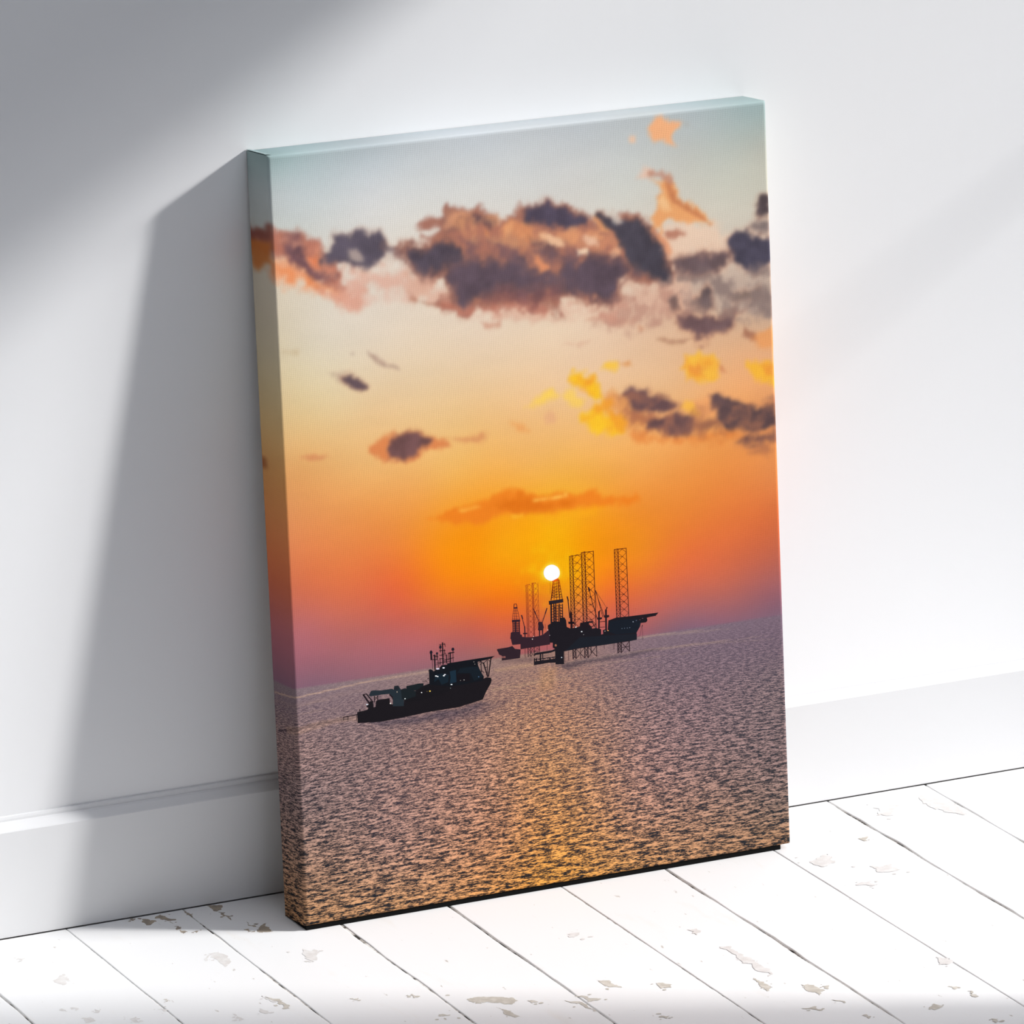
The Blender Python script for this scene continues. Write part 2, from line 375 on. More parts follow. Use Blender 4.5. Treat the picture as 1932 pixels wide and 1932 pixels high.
# --- the printed sunset, worked out in canvas millimetres (s to the right, t upward)
SKY = [
    (7.8, 691.5, 'a9bdbc'), (100.6, 691.5, 'bcc5c8'), (205.4, 692.8, 'c8cdd0'), (311.9, 694.1, 'c3c8ca'), (420.2, 695.4, 'b6bfc0'),
    (491.5, 693.3, 'a3b5b3'), (11.6, 667.6, 'c3cbca'), (99.1, 663.2, 'd3d6d6'), (203.7, 657.2, 'dadad6'), (310.4, 660.6, 'd0d0cc'),
    (418.8, 659.2, 'c4c5bd'), (495.6, 656.3, 'bdbeb2'), (15.4, 641.3, 'ccd0cb'), (66.5, 633.5, 'd9d8d2'), (129, 636.3, 'dedbd4'),
    (255.8, 637.3, 'dcd9d2'), (351.9, 622.4, 'd9d6cb'), (444.7, 622.4, 'd0cdbe'), (494.5, 627, 'cbc8b8'), (15.8, 601.1, 'dcd2c0'),
    (127.4, 603.2, 'e2d8ca'), (253.6, 589.4, 'e2d4c4'), (388, 574.8, 'e0ccb9'), (492.1, 563.5, 'd0c0b0'), (20.9, 553.1, 'dccfb8'),
    (40.4, 531.8, 'e0d3bc'), (92.1, 525.9, 'e5d4bd'), (197, 518.6, 'ead3b9'), (277, 514.2, 'ecd2b5'), (385.3, 511.6, 'e2bd9f'),
    (490, 509.6, 'c8ab94'), (8.1, 507, 'dbc9a4'), (58.1, 472.4, 'e6cb9d'), (142.3, 481.6, 'ebcda4'), (221.9, 481.8, 'edcca4'),
    (301.6, 462.7, 'edc59b'), (382.9, 453, 'eabb8c'), (488.3, 465.3, 'eaaf80'), (10.7, 459, 'e3bf87'), (88.7, 459.1, 'eac592'),
    (193.6, 446.4, 'f0c387'), (246.3, 430.3, 'f2bd7c'), (353.2, 397.6, 'f2ae62'), (435.5, 392.4, 'ef9e55'), (494.2, 400.1, 'ea9a5c'),
    (11, 415.9, 'e2a464'), (85.7, 401.7, 'eeb069'), (164.6, 396.6, 'f3b55f'), (244.5, 391.5, 'f4b258'), (352.2, 373.1, 'f1a34f'),
    (492.3, 350.5, 'e68a4c'), (11.7, 382.2, 'e2965a'), (84.3, 372.9, 'ea9950'), (137.1, 375.8, 'f0a24c'), (188.5, 340, 'f99510'),
    (242, 337.9, 'f8a40e'), (350.7, 338.7, 'f0902f'), (405, 321.8, 'ea8236'), (494, 320.3, 'd8723f'), (9.7, 343.9, 'df8250'),
    (56.3, 337.8, 'e48348'), (108.5, 330.9, 'ea8138'), (160.9, 319.2, 'f8900c'), (214.2, 317, 'f6a00c'), (263.3, 330.2, 'f5ac0c'),
    (295.2, 316.2, 'f79d08'), (348.8, 294.3, 'f08a20'), (403.6, 287.1, 'e3703c'), (492.3, 275.4, 'bd634c'), (13.1, 309.7, 'd4704e'),
    (54.5, 304.1, 'dd7248'), (106.7, 297.1, 'e3683a'), (159.4, 290, 'f07e1c'), (212.4, 278, 'f37c12'), (282.8, 283.3, 'f6a008'),
    (320.1, 263.5, 'e86f30'), (374.9, 261.1, 'd56a45'), (430.2, 258.6, 'c3664f'), (493.7, 240, '945e66'), (13.6, 270.9, 'b5696b'),
    (78.6, 262, 'b9665f'), (131.1, 254.7, 'c0645a'), (184.3, 252.3, 'cc6248'), (238, 249.9, 'd4643c'), (374.1, 241.2, 'b4625a'),
    (429.2, 233.7, '9d6165'), (493, 220, '7a5c6c'), (14.9, 246.5, 'a1646e'), (77.4, 237.7, 'a3646c'), (130.1, 235.3, 'ab6468'),
    (199.4, 230.5, 'b5645a'), (291.5, 232.6, 'b8645c'), (373.4, 223.9, '8f6068'), (18.9, 224, '86606e'), (76.6, 223.2, '92626c'),
    (129.5, 223.1, '98646c'), (199, 223.2, 'a06660'), (401, 222.6, '876170'), (492.8, 214, '7d6575'), (97.5, 714.2, 'aab3b6'),
    (229.2, 747.3, 'b0b6b9'), (367.9, 755.1, 'aeb4b6'), (487.2, 731.6, '9cabab'), (-3.7, 704.6, '98abaa'),  # top-face points, ink darkened to offset the extra sun on that face
]
SEA_LIGHT = [
    (2.5, 209.3, '9c8688'), (75.9, 208.6, 'a38a88'), (209.1, 209.4, 'b59080'), (345, 205.3, '9a7f83'), (492.3, 202.5, '8a7480'),
    (0.4, 170.7, 'b09490'), (73.4, 160, 'a98f8c'), (207.5, 175.1, 'c39a80'), (251.4, 188.6, 'c99a7c'), (343.5, 170.6, 'a58988'),
    (490.3, 149.7, '8f7d80'), (3, 121.4, 'a08a88'), (97.2, 107.2, 'b5948a'), (204.8, 115.9, 'cf9f80'), (247.8, 109.5, 'd3a070'),
    (340.4, 95.8, 'bb9486'), (490.7, 83.7, '957f7e'), (5.1, 62.2, 'b0907e'), (94.7, 58.2, 'bb9686'), (201.7, 51.6, 'd09a70'),
    (245.3, 54.9, 'dba060'), (338, 40.8, 'c69878'), (494.2, 27.1, '9d8372'), (12.9, 11.7, 'b8906c'), (92.2, 9, 'c79a70'),
    (199.6, 7, 'd69c5c'), (243.3, 10.1, 'dca050'), (336.7, 10.7, 'cc9a66'), (493.3, 4.2, 'ae8868'),
]
SEA_DARK = [
    (2.5, 209.3, '5f4f5c'), (75.9, 208.6, '68545f'), (209.1, 209.4, '785f60'), (345, 205.3, '665560'), (492.3, 202.5, '5d505e'),
    (0.4, 170.7, '51454c'), (73.4, 160, '544850'), (207.5, 175.1, '6a5054'), (343.5, 170.6, '564a54'), (490.3, 149.7, '484450'),
    (3, 121.4, '3a363e'), (97.2, 107.2, '443c46'), (204.8, 115.9, '50403f'), (340.4, 95.8, '443c44'), (490.7, 83.7, '38383f'),
    (5.1, 62.2, '2a2d34'), (94.7, 58.2, '33323a'), (201.7, 51.6, '3a3234'), (338, 40.8, '343238'), (494.2, 27.1, '2c3036'),
    (12.9, 11.7, '24282e'), (92.2, 9, '282b32'), (199.6, 7, '2c2a2c'), (336.7, 10.7, '282a30'), (493.3, 4.2, '262c32'),
]
STROKES = [
    ('f2a478', 9, 6, 0.9, [(-0.4, 619.3), (23.7, 605), (43.7, 593.3), (63.5, 576.8), (73.4, 566.2), (68, 563), (42.6, 572.1), (22.5, 582.4), (-2.9, 589.2)]),
    ('e0a088', 8, 7, 0.85, [(42.7, 574.4), (52.8, 570.9), (68.6, 573.9), (76.5, 577.8), (86.6, 571.9), (88.6, 559.7), (80.8, 550.1), (70.2, 556.1), (62.7, 560.3)]),
    ('e3b09a', 10, 8, 0.8, [(64.5, 595.7), (95.2, 586.7), (126.4, 584.2), (147.1, 577.1), (159.4, 561.3), (140.9, 558.6), (130.6, 563.6), (104.8, 569.9), (74.1, 580.4)]),
    ('b9725f', 6, 6, 0.95, [(-43.5, 629.2), (-12.3, 633.5), (4.7, 633.5), (24.8, 625.7), (37.4, 621.5), (47.4, 614.2), (53.7, 606.4), (64.4, 593.4), (63.8, 581.6), (68.6, 573.9), (53.2, 578), (33.3, 592.1), (13.5, 606.1), (1, 612.2), (-45.6, 611.4)]),
    ('d0783c', 6, 3, 0.9, [(-44.6, 620.1), (1.1, 624), (1.5, 602.7), (-42.1, 593.7)]),
    ('8a5248', 5, 4, 0.8, [(-44.6, 629.6), (1.2, 635.7), (1.2, 625.4), (-44.5, 621)]),
    ('6b4f58', 7, 6, 0.85, [(12.9, 625.1), (22.2, 625.5), (30.3, 613.7), (32.6, 599.3), (48.9, 595.1), (58.9, 586.9), (56, 581.5), (43.1, 582.9), (30.7, 592.4), (18.3, 600.8), (12.2, 611)]),
    ('ee7f4c', 5, 4, 0.9, [(36, 603.6), (46.8, 603.4), (45.9, 596.8), (38.7, 597.2)]),
    ('f09058', 7, 5, 0.8, [(0.8, 609.8), (15.6, 598.8), (33, 587.4), (42.9, 579.1), (30.2, 582.9), (0.6, 595.7)]),
    ('58505d', 5, 5, 0.95, [(46.7, 601), (54.8, 608.2), (60.4, 615.7), (59.6, 620.5), (70.4, 619.3), (80.8, 619.2), (87.9, 626), (95.9, 620.4), (104.8, 621.3), (109.5, 611.3), (109.6, 602.2), (103.6, 597.2), (90.1, 588.6), (75.2, 591.2), (69.3, 597.6), (54.2, 596.4)]),
    ('b8a49a', 4, 4, 0.85, [(73.5, 609), (80.2, 607.3), (90, 596.3), (84.2, 594.5), (75.5, 597.9)]),
    ('6a6068', 4, 4, 0.8, [(108.8, 607.1), (117, 604.3), (128.5, 604.9), (127.1, 598.4), (115.6, 597.8)]),
    ('e6ddd0', 4, 4, 0.7, [(110, 600.3), (121, 600), (126.9, 592.7), (128.6, 584.9), (118.7, 586.9)]),
    ('e2b49c', 9, 8, 0.85, [(128.8, 579.1), (157.3, 571.2), (172.4, 557.5), (171.6, 540.8), (156.2, 549.7), (135.7, 559.2)]),
    ('a8705f', 6, 7, 0.97, [(122.3, 605.6), (128.6, 606.8), (143.5, 601.4), (150.6, 606.4), (145.1, 612.2), (158.3, 613.7), (163.3, 617.9), (145.6, 621.7), (148.5, 626.7), (170.1, 628.2), (172.6, 636), (193, 632.9), (197.6, 629.1), (206.2, 633.4), (217.1, 628), (222.1, 621.7), (228.8, 618.1), (235.5, 624.1), (246.9, 629.1), (264.5, 628.3), (271.6, 632.3), (279, 629.6), (294.3, 624.1), (304.1, 615.9), (316.9, 613.5), (321.7, 611.1), (326.2, 615.5), (335.7, 611.5), (347.3, 604.5), (345.5, 611.5), (361.2, 612.2), (370.2, 605), (376.3, 596.5), (383.9, 582.6), (389, 573.7), (394.1, 564.4), (395.9, 541.7), (387.7, 541.7), (367.7, 547.8), (343, 554), (343.3, 535.4), (332.2, 530.8), (318.7, 531.4), (305.4, 535.8), (294.4, 543.3), (281.6, 544.8), (282.9, 526.2), (272.2, 527.4), (266.7, 535.8), (237.4, 539.1), (230.3, 535.1), (217.1, 538.5), (195.4, 540), (186.2, 535.3), (176.7, 536.3), (168, 542.1), (157.3, 550.1), (169.9, 560.2), (167.4, 572.9), (153.2, 572.6), (138.2, 578.1), (132.6, 592.6), (121.9, 598)]),
    ('bb7862', 6, 6, 0.6, [(167.2, 613.2), (201.8, 619.1), (228.2, 616.2), (259.9, 610.4), (286.2, 600.4), (318.7, 604.2), (342.4, 589.5), (333.7, 575.9), (285.4, 582.1), (248.3, 590), (226.6, 582.7), (200.5, 590.4), (180, 604.6)]),
    ('5d505b', 8, 7, 0.92, [(124.8, 603.4), (148.2, 600.9), (159, 605.5), (174.7, 603.8), (187.4, 592.8), (194.9, 585.3), (226.5, 580.3), (234.7, 584.3), (245.5, 586.5), (252.3, 583.8), (254, 574), (260.7, 569.4), (271.3, 565.8), (281.8, 562.2), (278.4, 545.1), (251.6, 546.2), (230.6, 552.4), (214.5, 550.4), (193.2, 549.9), (183.2, 538.5), (176.2, 547.5), (172.7, 562.3), (169.1, 575.6), (154.9, 576.2), (144.3, 575), (136.9, 583), (132.1, 593.1), (123, 598.9)]),
    ('4c4958', 7, 6, 0.75, [(128.4, 602.1), (148.1, 599), (163.2, 606), (178.8, 601.4), (184.6, 591.2), (173.6, 581.4), (155.1, 580), (144.5, 578.3), (137.1, 587.8)]),
    ('80585a', 10, 6, 0.7, [(225.8, 563.6), (273.8, 562.1), (279.4, 543.1), (251.3, 539), (219.5, 544), (193.1, 547)]),
    ('c6745f', 6, 6, 0.55, [(165.7, 548.6), (187.7, 544.7), (214.2, 544.6), (240.7, 541.6), (267.3, 538.6), (271.2, 529.5), (251.2, 536.6), (229.7, 535.1), (198, 538.7), (176.7, 535.4)]),
    ('50495a', 5, 5, 0.95, [(246.6, 622), (252.2, 627.6), (264.5, 628.3), (273.7, 631.1), (279.9, 625.7), (289.9, 622.7), (300.3, 614.3), (313.6, 612), (312.3, 606.3), (299.8, 603.3), (290.1, 602.4), (275.8, 606.8), (264.8, 612.3), (249.5, 614.9)]),
    ('5f4c54', 5, 5, 0.8, [(197.4, 625.3), (205.8, 625.3), (217.9, 622.1), (224.1, 618.6), (214.3, 614.4), (199.2, 618.4)]),
    ('8d6459', 6, 6, 0.6, [(166.7, 623.8), (174.5, 632.5), (192.7, 627.7), (195, 619.8), (183.6, 612.9), (168.2, 611.6)]),
    ('70575b', 6, 5, 0.8, [(254.1, 600.5), (264.2, 599.4), (280.3, 588.5), (283.2, 580.4), (278.6, 574.6), (268.6, 577.7), (259.6, 590.7)]),
    ('5a4c58', 8, 6, 0.93, [(285.3, 580.2), (295.7, 572.8), (303.7, 569.5), (314.9, 580.3), (328.3, 576.5), (339, 575.3), (355, 568.7), (368.1, 555.1), (343.6, 555.3), (340.2, 538.7), (331.8, 532.3), (318.4, 536.3), (313.2, 541.7), (291.9, 546.5), (285.6, 561.8)]),
    ('ea9a64', 6, 6, 0.65, [(230.9, 616), (241.6, 617.2), (259.8, 607.1), (253.8, 594.2), (245.5, 587.9), (232.4, 591.7), (227.5, 601.9)]),
    ('e89860', 4, 4, 0.7, [(206.9, 613.7), (213, 608.3), (214.3, 602.4), (209.1, 604.8)]),
    ('f0ba90', 4, 5, 0.85, [(262.8, 603.9), (271.4, 603.9), (278, 596.4), (286.7, 586.8), (280.3, 587.5), (272.6, 594.6), (265.8, 597.8)]),
    ('e09468', 4, 4, 0.9, [(255.1, 587.8), (260.8, 582.9), (268.9, 571.8), (263.4, 569.1), (256.2, 575.6)]),
    ('e0986f', 6, 6, 0.6, [(288.9, 600.1), (318.5, 600.8), (337.2, 594.9), (342.1, 582.3), (323.1, 580.9), (296.5, 589.6)]),
    ('f5d4b4', 3, 3, 0.9, [(302.1, 583.2), (311.8, 583.1), (310.6, 578.9), (302.5, 578.8)]),
    ('f0cdb4', 4, 4, 0.75, [(311.8, 595.2), (321.5, 595.1), (321.7, 586.9), (313.7, 587.8)]),
    ('f0b48c', 3, 4, 0.85, [(333.9, 580.7), (345.8, 581.4), (345.5, 574.6), (335.2, 574.7)]),
    ('f2ab70', 4, 4, 0.9, [(319, 611.4), (325.5, 611.7), (332.6, 600.3), (335.4, 592.2), (326.5, 598)]),
    ('47444f', 5, 5, 0.95, [(323.4, 614.3), (335.3, 612.6), (343, 604), (359.4, 607.1), (368.5, 603.7), (375.1, 593.3), (382.6, 577.8), (391.8, 562.2), (395.9, 541.3), (386.6, 541.8), (378.7, 549), (360.1, 559.4), (352.1, 564.1), (348.4, 579.1), (340.9, 592.1), (330.5, 602.9)]),
    ('dcd2c6', 3, 3, 0.7, [(336.3, 612.5), (343.8, 609.7), (345.7, 603.7), (340.3, 603.3)]),
    ('f2cdb0', 10, 6, 0.7, [(383.3, 594.8), (410.6, 594.3), (437.8, 589), (459.6, 581.8), (464.7, 571.4), (447.9, 564.4), (415, 567), (398.2, 559.1), (394.3, 569.3), (388.3, 582.1)]),
    ('f0a364', 4, 5, 0.9, [(378.2, 640.1), (389.5, 637.4), (395.1, 642.2), (401.9, 634.2), (405.7, 620.7), (411, 617.7), (417, 617), (426.5, 608.2), (433.3, 600.2), (437.4, 591), (425.9, 592.2), (410.2, 596.8), (395.7, 602.3), (387.8, 597.3), (386.3, 588.2), (379.5, 593.8), (378.9, 606), (385.2, 612.6), (383.4, 623), (388.1, 630.3)]),
    ('fbd09a', 3, 4, 0.7, [(384.4, 620), (390.1, 625.7), (396.2, 615.3), (401.3, 607.5), (392.1, 607.5)]),
    ('c57850', 3, 3, 0.75, [(392.7, 635.2), (397.6, 635.6), (404, 619.4), (416.9, 613.7), (430.1, 600.6), (437.4, 590.5), (428.8, 595.8), (413.9, 608.1), (400.5, 614.4), (394.4, 625.3)]),
    ('edc2a8', 5, 4, 0.8, [(364.2, 643.9), (372.6, 650.8), (380.1, 646.2), (378.7, 639)]),
    ('c4907a', 4, 4, 0.85, [(375.7, 646.1), (390.9, 646.5), (402.1, 639), (400.2, 633.4), (385.2, 640.3), (377.1, 640.6)]),
    ('b6765f', 4, 4, 0.85, [(390.7, 589.2), (402.3, 590.8), (410.8, 585.5), (401.9, 581.6), (393.8, 584)]),
    ('e8986c', 5, 4, 0.8, [(377.8, 591.5), (388.4, 584.5), (395.6, 574), (394.2, 566.4), (388.1, 577.3)]),
    ('fab480', 4, 4, 0.95, [(376.9, 686.7), (385.9, 694), (391.9, 696.3), (399.4, 691.7), (413.4, 689.3), (408.9, 684.4), (404.4, 682.5), (401.9, 674.5), (405, 668.8), (398.5, 670.9), (392.2, 675.5), (382.3, 674.5)]),
    ('f3c6a4', 3, 2, 0.8, [(357.2, 681.9), (365.3, 682), (365, 675.3), (359.6, 675.8)]),
    ('b4b1a8', 4, 3, 0.6, [(414.5, 688.7), (420.9, 686.1), (425.1, 681.4), (417.6, 683.6)]),
    ('c0a898', 12, 8, 0.75, [(406.1, 550.9), (458.3, 550), (501.2, 540.4), (500.3, 502.5), (467.5, 501.3), (434.7, 510.9), (405.2, 529)]),
    ('dcae96', 10, 8, 0.6, [(346.1, 550.2), (375.7, 542), (414.3, 550), (424.3, 526.8), (412.7, 510.9), (358.5, 522)]),
    ('4c4145', 4, 4, 0.95, [(484.8, 606), (489.5, 611.9), (497.3, 613), (500.5, 610.7), (500.5, 596), (493.2, 593.8), (486.8, 598.5)]),
    ('7a6c6c', 5, 5, 0.8, [(480.8, 586.3), (487.5, 589.1), (500.8, 588.1), (501.5, 576.3), (488.2, 578.7)]),
    ('4a4656', 5, 6, 0.96, [(454.9, 574.9), (464, 582.3), (473.5, 583.7), (481.5, 576.9), (492.4, 572.3), (501.3, 572.3), (501.7, 552.6), (491.5, 548.8), (480.2, 544.2), (466.5, 546.7), (460.5, 562)]),
    ('69555b', 6, 6, 0.85, [(393.9, 561), (409.4, 564.7), (420.5, 566.4), (442.4, 565), (454.4, 562.7), (452.9, 553.1), (436.2, 547.5), (419.7, 546.9), (398, 554.2)]),
    ('5c5356', 5, 5, 0.85, [(424.5, 531.7), (434.4, 531.6), (438.2, 515.4), (422.8, 515.7), (418.7, 522.5)]),
    ('6e5a5a', 5, 5, 0.8, [(393.1, 526.4), (402.4, 528.3), (404.8, 519.2), (396.5, 517.7)]),
    ('7c6962', 5, 5, 0.75, [(457.4, 527), (485.1, 525.9), (486, 519.9), (462.7, 521.5)]),
    ('806c68', 5, 6, 0.5, [(479.1, 515.7), (500.9, 518.2), (500.4, 503.5), (484.3, 505.3)]),
    ('6e555a', 6, 6, 0.9, [(400.8, 515.7), (412.7, 510.9), (429, 506.6), (439.9, 502.9), (462.3, 510.2), (472.3, 510.6), (456.5, 503.5), (456.3, 497.6), (434, 493.8), (420, 487), (412, 493.8), (404, 498.7)]),
    ('b58468', 3, 3, 0.7, [(379, 491.3), (406.3, 489.1), (424, 491.5), (411.7, 486), (390.9, 486.5)]),
    ('a0664e', 4, 4, 0.75, [(468.9, 494.7), (480.8, 485.9), (481.7, 479.9), (469.7, 486.2)]),
    ('f09c58', 6, 6, 0.7, [(482.2, 480.8), (500.5, 492.6), (500.7, 468.8), (488.6, 472.7)]),
    ('d8a085', 5, 4, 0.7, [(304.1, 518.9), (331.2, 518.8), (355.4, 514), (352.6, 510.5), (325.5, 513.5)]),
    ('cf8f70', 3, 3, 0.7, [(360.6, 507.1), (373, 503.7), (363.1, 502.9)]),
    ('deb094', 4, 3, 0.7, [(281.7, 499.1), (308.7, 499.4), (297.7, 494.8)]),
    ('d0967e', 3, 3, 0.7, [(200.2, 529.8), (210.7, 525.7), (218.6, 524.8), (224.3, 531.9), (221.2, 522.6), (210.5, 523.3)]),
    ('b37a63', 4, 3, 0.6, [(131.8, 565.4), (136.7, 558.1), (146, 555.2), (158.8, 548), (145.8, 550.9), (132.9, 556.7)]),
    ('8a7670', 8, 8, 1.85, [(398.2, 559.1), (499.8, 547.9), (500.2, 498.5), (456.1, 492.7), (407.1, 509.1)]),
    ('c08f7c', 8, 8, 1.75, [(332, 537.2), (402.8, 536.6), (418.1, 507.9), (357.6, 501.1), (298.6, 515.7)]),
    ('d9937c', 6, 7, 1.45, [(165.7, 550.1), (283.6, 542.6), (347.9, 528.1), (331.1, 517.8), (272, 522.1), (187, 531.3)]),
    ('6a5560', 7, 7, 1.6, [(175.1, 612.3), (233.1, 606.1), (296.3, 584.8), (334.5, 595.2), (339, 575.3), (284.9, 571.5), (200, 580.9)]),
    ('f0a874', 5, 7, 1.6, [(170.9, 634.3), (218, 624.5), (254.6, 611), (286.2, 600.4), (324.1, 603.6), (339.5, 585), (285.6, 586), (232.4, 591.7), (180.4, 611.8)]),
    ('e6b8a4', 8, 7, 1.6, [(64, 586.3), (126.3, 581.8), (162.5, 570.6), (169.3, 548.2), (125.1, 558), (72.6, 552)]),
    ('f0a482', 5, 6, 1.55, [(4.4, 628.3), (44.7, 612.2), (64, 586.3), (53.5, 582.7), (23.9, 609.7)]),
    ('5a4d59', 7, 6, 0.8, [(171.1, 584), (194.8, 583.3), (231.7, 577.4), (257.9, 567.2), (281.7, 559.8), (290.3, 570.9), (303.6, 567.1), (317.3, 572.8), (341.4, 567.7), (360, 557.4), (340.7, 550.8), (337.4, 536.6), (318.4, 535.8), (284, 549.8), (251.7, 548.1), (214.7, 554.2), (193.3, 551.8), (181.3, 544.5), (173.6, 559.8)]),
    ('7b5456', 8, 6, 0.6, [(220.1, 555.5), (278.6, 550.4), (278.2, 540.3), (251.3, 539.5), (214.3, 545.6)]),
    ('4b4756', 6, 5, 0.6, [(128.4, 602.1), (148.1, 598), (166.8, 604.6), (182.8, 597.1), (185.5, 588.2), (171, 581.2), (147.2, 579), (137.1, 588.7)]),
    ('e0a07a', 4, 5, 0.6, [(167.5, 618.9), (176, 630.4), (192.9, 630.5), (193.8, 627.6), (179.9, 625.2), (171.1, 616.6)]),
    ('f3c39c', 3, 4, 0.85, [(263.8, 602.3), (272.4, 602.8), (279.6, 595.3), (285.6, 586.9), (279.3, 588.6), (272.1, 595.2)]),
    ('f5d4b4', 3, 3, 0.9, [(302.2, 583.7), (312.4, 583.5), (311.1, 578.3), (302.5, 578.3)]),
    ('eebf9e', 4, 4, 0.7, [(311.8, 595.7), (322.1, 595.6), (322.2, 586.8), (313.6, 587.3)]),
    ('e8966a', 4, 5, 0.8, [(255.1, 587.8), (261.9, 583.7), (270.9, 570.6), (263.4, 568.6), (256.2, 576.6)]),
    ('f0ac78', 4, 4, 0.6, [(230.8, 614), (239.9, 615), (236.2, 605.8), (229.8, 605.5)]),
    ('60545a', 5, 6, 0.6, [(397.2, 560.2), (414.9, 564.1), (443.4, 563.9), (454.3, 560.8), (450.7, 552.3), (430.7, 548.6), (408.9, 552)]),
    ('615559', 5, 5, 0.6, [(423.4, 530.8), (434.4, 531.6), (438.2, 515.4), (422.8, 515.2)]),
    ('6b5458', 6, 6, 0.7, [(404.4, 509.4), (429, 505.7), (439.9, 502.4), (461.1, 508.9), (456.3, 497.6), (434, 493.3), (418.4, 488.2), (407.8, 497.3)]),
    ('fac545', 5, 4, 0.95, [(320, 473.7), (327.3, 479.2), (338.7, 478.8), (339, 472.4), (328, 470.3)]),
    ('e0985c', 3, 3, 0.8, [(337.5, 477.5), (351.1, 476.4), (353.6, 471.2), (342.8, 472.5)]),
    ('fbc224', 5, 6, 0.95, [(286, 463.5), (291.7, 470.7), (313.3, 468.1), (316, 455.6), (317.6, 444.6), (312.1, 442.8), (305.4, 450.5), (301.4, 457.3), (292.8, 458.3)]),
    ('f5a232', 5, 5, 0.75, [(298.1, 467), (310.5, 466), (309.1, 458.9), (301.5, 459.8)]),
    ('fbcf58', 6, 6, 0.9, [(241.7, 446.9), (260.8, 452.9), (268, 457.9), (270.5, 453.7), (260.6, 449), (251.2, 444.3)]),
    ('fbcf58', 6, 6, 0.75, [(271.6, 455.5), (290.5, 454.2), (303.2, 447.8), (298, 441.6), (284.7, 445.2)]),
    ('e59a58', 8, 7, 0.85, [(318.3, 447), (330.9, 450.4), (344.3, 445.3), (354.7, 431.8), (370.6, 420.1), (386.7, 413.2), (394.6, 403.3), (369.9, 405.4), (348.2, 409), (337.7, 419.1), (327.4, 432.7)]),
    ('fcc628', 6, 6, 0.95, [(299, 427.8), (308.1, 437.4), (317.9, 439.2), (329.5, 430), (339.4, 419.4), (341.2, 409.9), (328.7, 411.4), (311, 416.5)]),
    ('f29c30', 5, 5, 0.8, [(309.2, 437.3), (325.7, 441.7), (333.8, 429.4), (344.2, 417.4), (340.1, 410), (329.7, 422.6), (320.8, 431)]),
    ('a8664c', 7, 6, 0.75, [(343.6, 428.3), (365.4, 426.6), (388, 417.9), (392.1, 409.6), (370.2, 412.2), (351.3, 417.5)]),
    ('6a4e52', 4, 5, 0.95, [(337.8, 445.6), (349.6, 453.1), (359.7, 448.9), (366.9, 449.5), (371.5, 442.1), (385.5, 436.5), (400, 428.8), (382.3, 425.5), (364.3, 427.7), (349.6, 428.5), (348.4, 439)]),
    ('f0a468', 5, 5, 0.75, [(409.4, 430.2), (431.6, 433.4), (437.6, 416.9), (422.5, 413.7)]),
    ('f9ba48', 4, 5, 0.9, [(399.4, 426.9), (402.9, 432.4), (414.4, 431), (419.9, 416.1), (411.7, 418.5)]),
    ('8c5c4c', 6, 5, 0.8, [(411.5, 414.1), (441.9, 413.4), (442.5, 401.4), (412.7, 402.6)]),
    ('6b4e50', 5, 5, 0.95, [(388.1, 420.4), (397.1, 424.2), (413.3, 417.8), (414.9, 403.3), (403.3, 400.8), (389.6, 403.4), (365.3, 411.8), (364.4, 417.4)]),
    ('5f4a4d', 4, 5, 0.96, [(430.5, 432.6), (438.9, 436), (444.8, 430.8), (459.6, 425.6), (474.3, 419.9), (499.3, 416.9), (499.2, 398.5), (485.1, 395.2), (452.4, 399.2), (440.5, 406.1), (438.8, 419.2)]),
    ('7a5550', 5, 6, 0.9, [(456.9, 387.2), (465.5, 392.2), (482.2, 391.6), (498.5, 394.6), (499.2, 385.5), (484.6, 381.8), (463.5, 383.9)]),
    ('b87450', 5, 5, 0.75, [(469.3, 375.3), (485.1, 381.3), (499.5, 378), (484.8, 372.9)]),
    ('b57d60', 4, 5, 0.7, [(485.7, 424.9), (499.2, 428.8), (499.9, 418.3)]),
    ('e8863f', 7, 5, 0.7, [(342.7, 408.7), (408.1, 398.7), (457.9, 397.5), (463.2, 390.9), (407.9, 393.8), (353.4, 401.5)]),
    ('fabf42', 5, 6, 0.93, [(402, 463.1), (407.9, 473.7), (421.2, 475.6), (435.9, 471.9), (443.8, 462.6), (437.9, 452.4), (430.6, 449.3), (415.8, 452.1)]),
    ('ee9a48', 4, 4, 0.8, [(410.2, 463.6), (426.2, 462.7), (424.8, 455.4), (412.2, 457.9)]),
    ('d88c5c', 3, 3, 0.8, [(440, 463), (446.5, 460.3), (451.2, 452.8), (442.4, 455.3)]),
    ('f9b838', 5, 5, 0.93, [(471.4, 458.8), (490.3, 458.1), (500, 449.5), (499.9, 433.7), (486.8, 440.2), (475.5, 449)]),
    ('f0953c', 5, 4, 0.75, [(486.8, 455.5), (500.1, 452.5), (500.3, 442.1), (490.3, 445.2)]),
    ('f39a34', 4, 6, 1.6, [(286, 463.5), (291.7, 470.7), (313.3, 468.1), (317.6, 444.6), (305.4, 450.5)]),
    ('f08f34', 4, 6, 1.6, [(402, 463.1), (407.9, 473.7), (435.9, 471.9), (443.8, 462.6), (437.9, 452.4), (415.8, 452.1)]),
    ('f39a34', 4, 6, 1.5, [(300.1, 427.6), (317.9, 439.2), (341.2, 409.9), (311, 416.5)]),
    ('b0704f', 5, 6, 1.5, [(333.6, 449.1), (377.1, 446.3), (409.2, 425.2), (500.1, 421.7), (499.1, 382), (457.6, 389.6), (353.7, 409.8)]),
    ('b0907e', 5, 4, 0.7, [(48.1, 500.4), (53.8, 500.7), (66.6, 496.8), (76.9, 493.2), (86.3, 483.4), (76.3, 482.2), (63.5, 487.1), (56.1, 494.7)]),
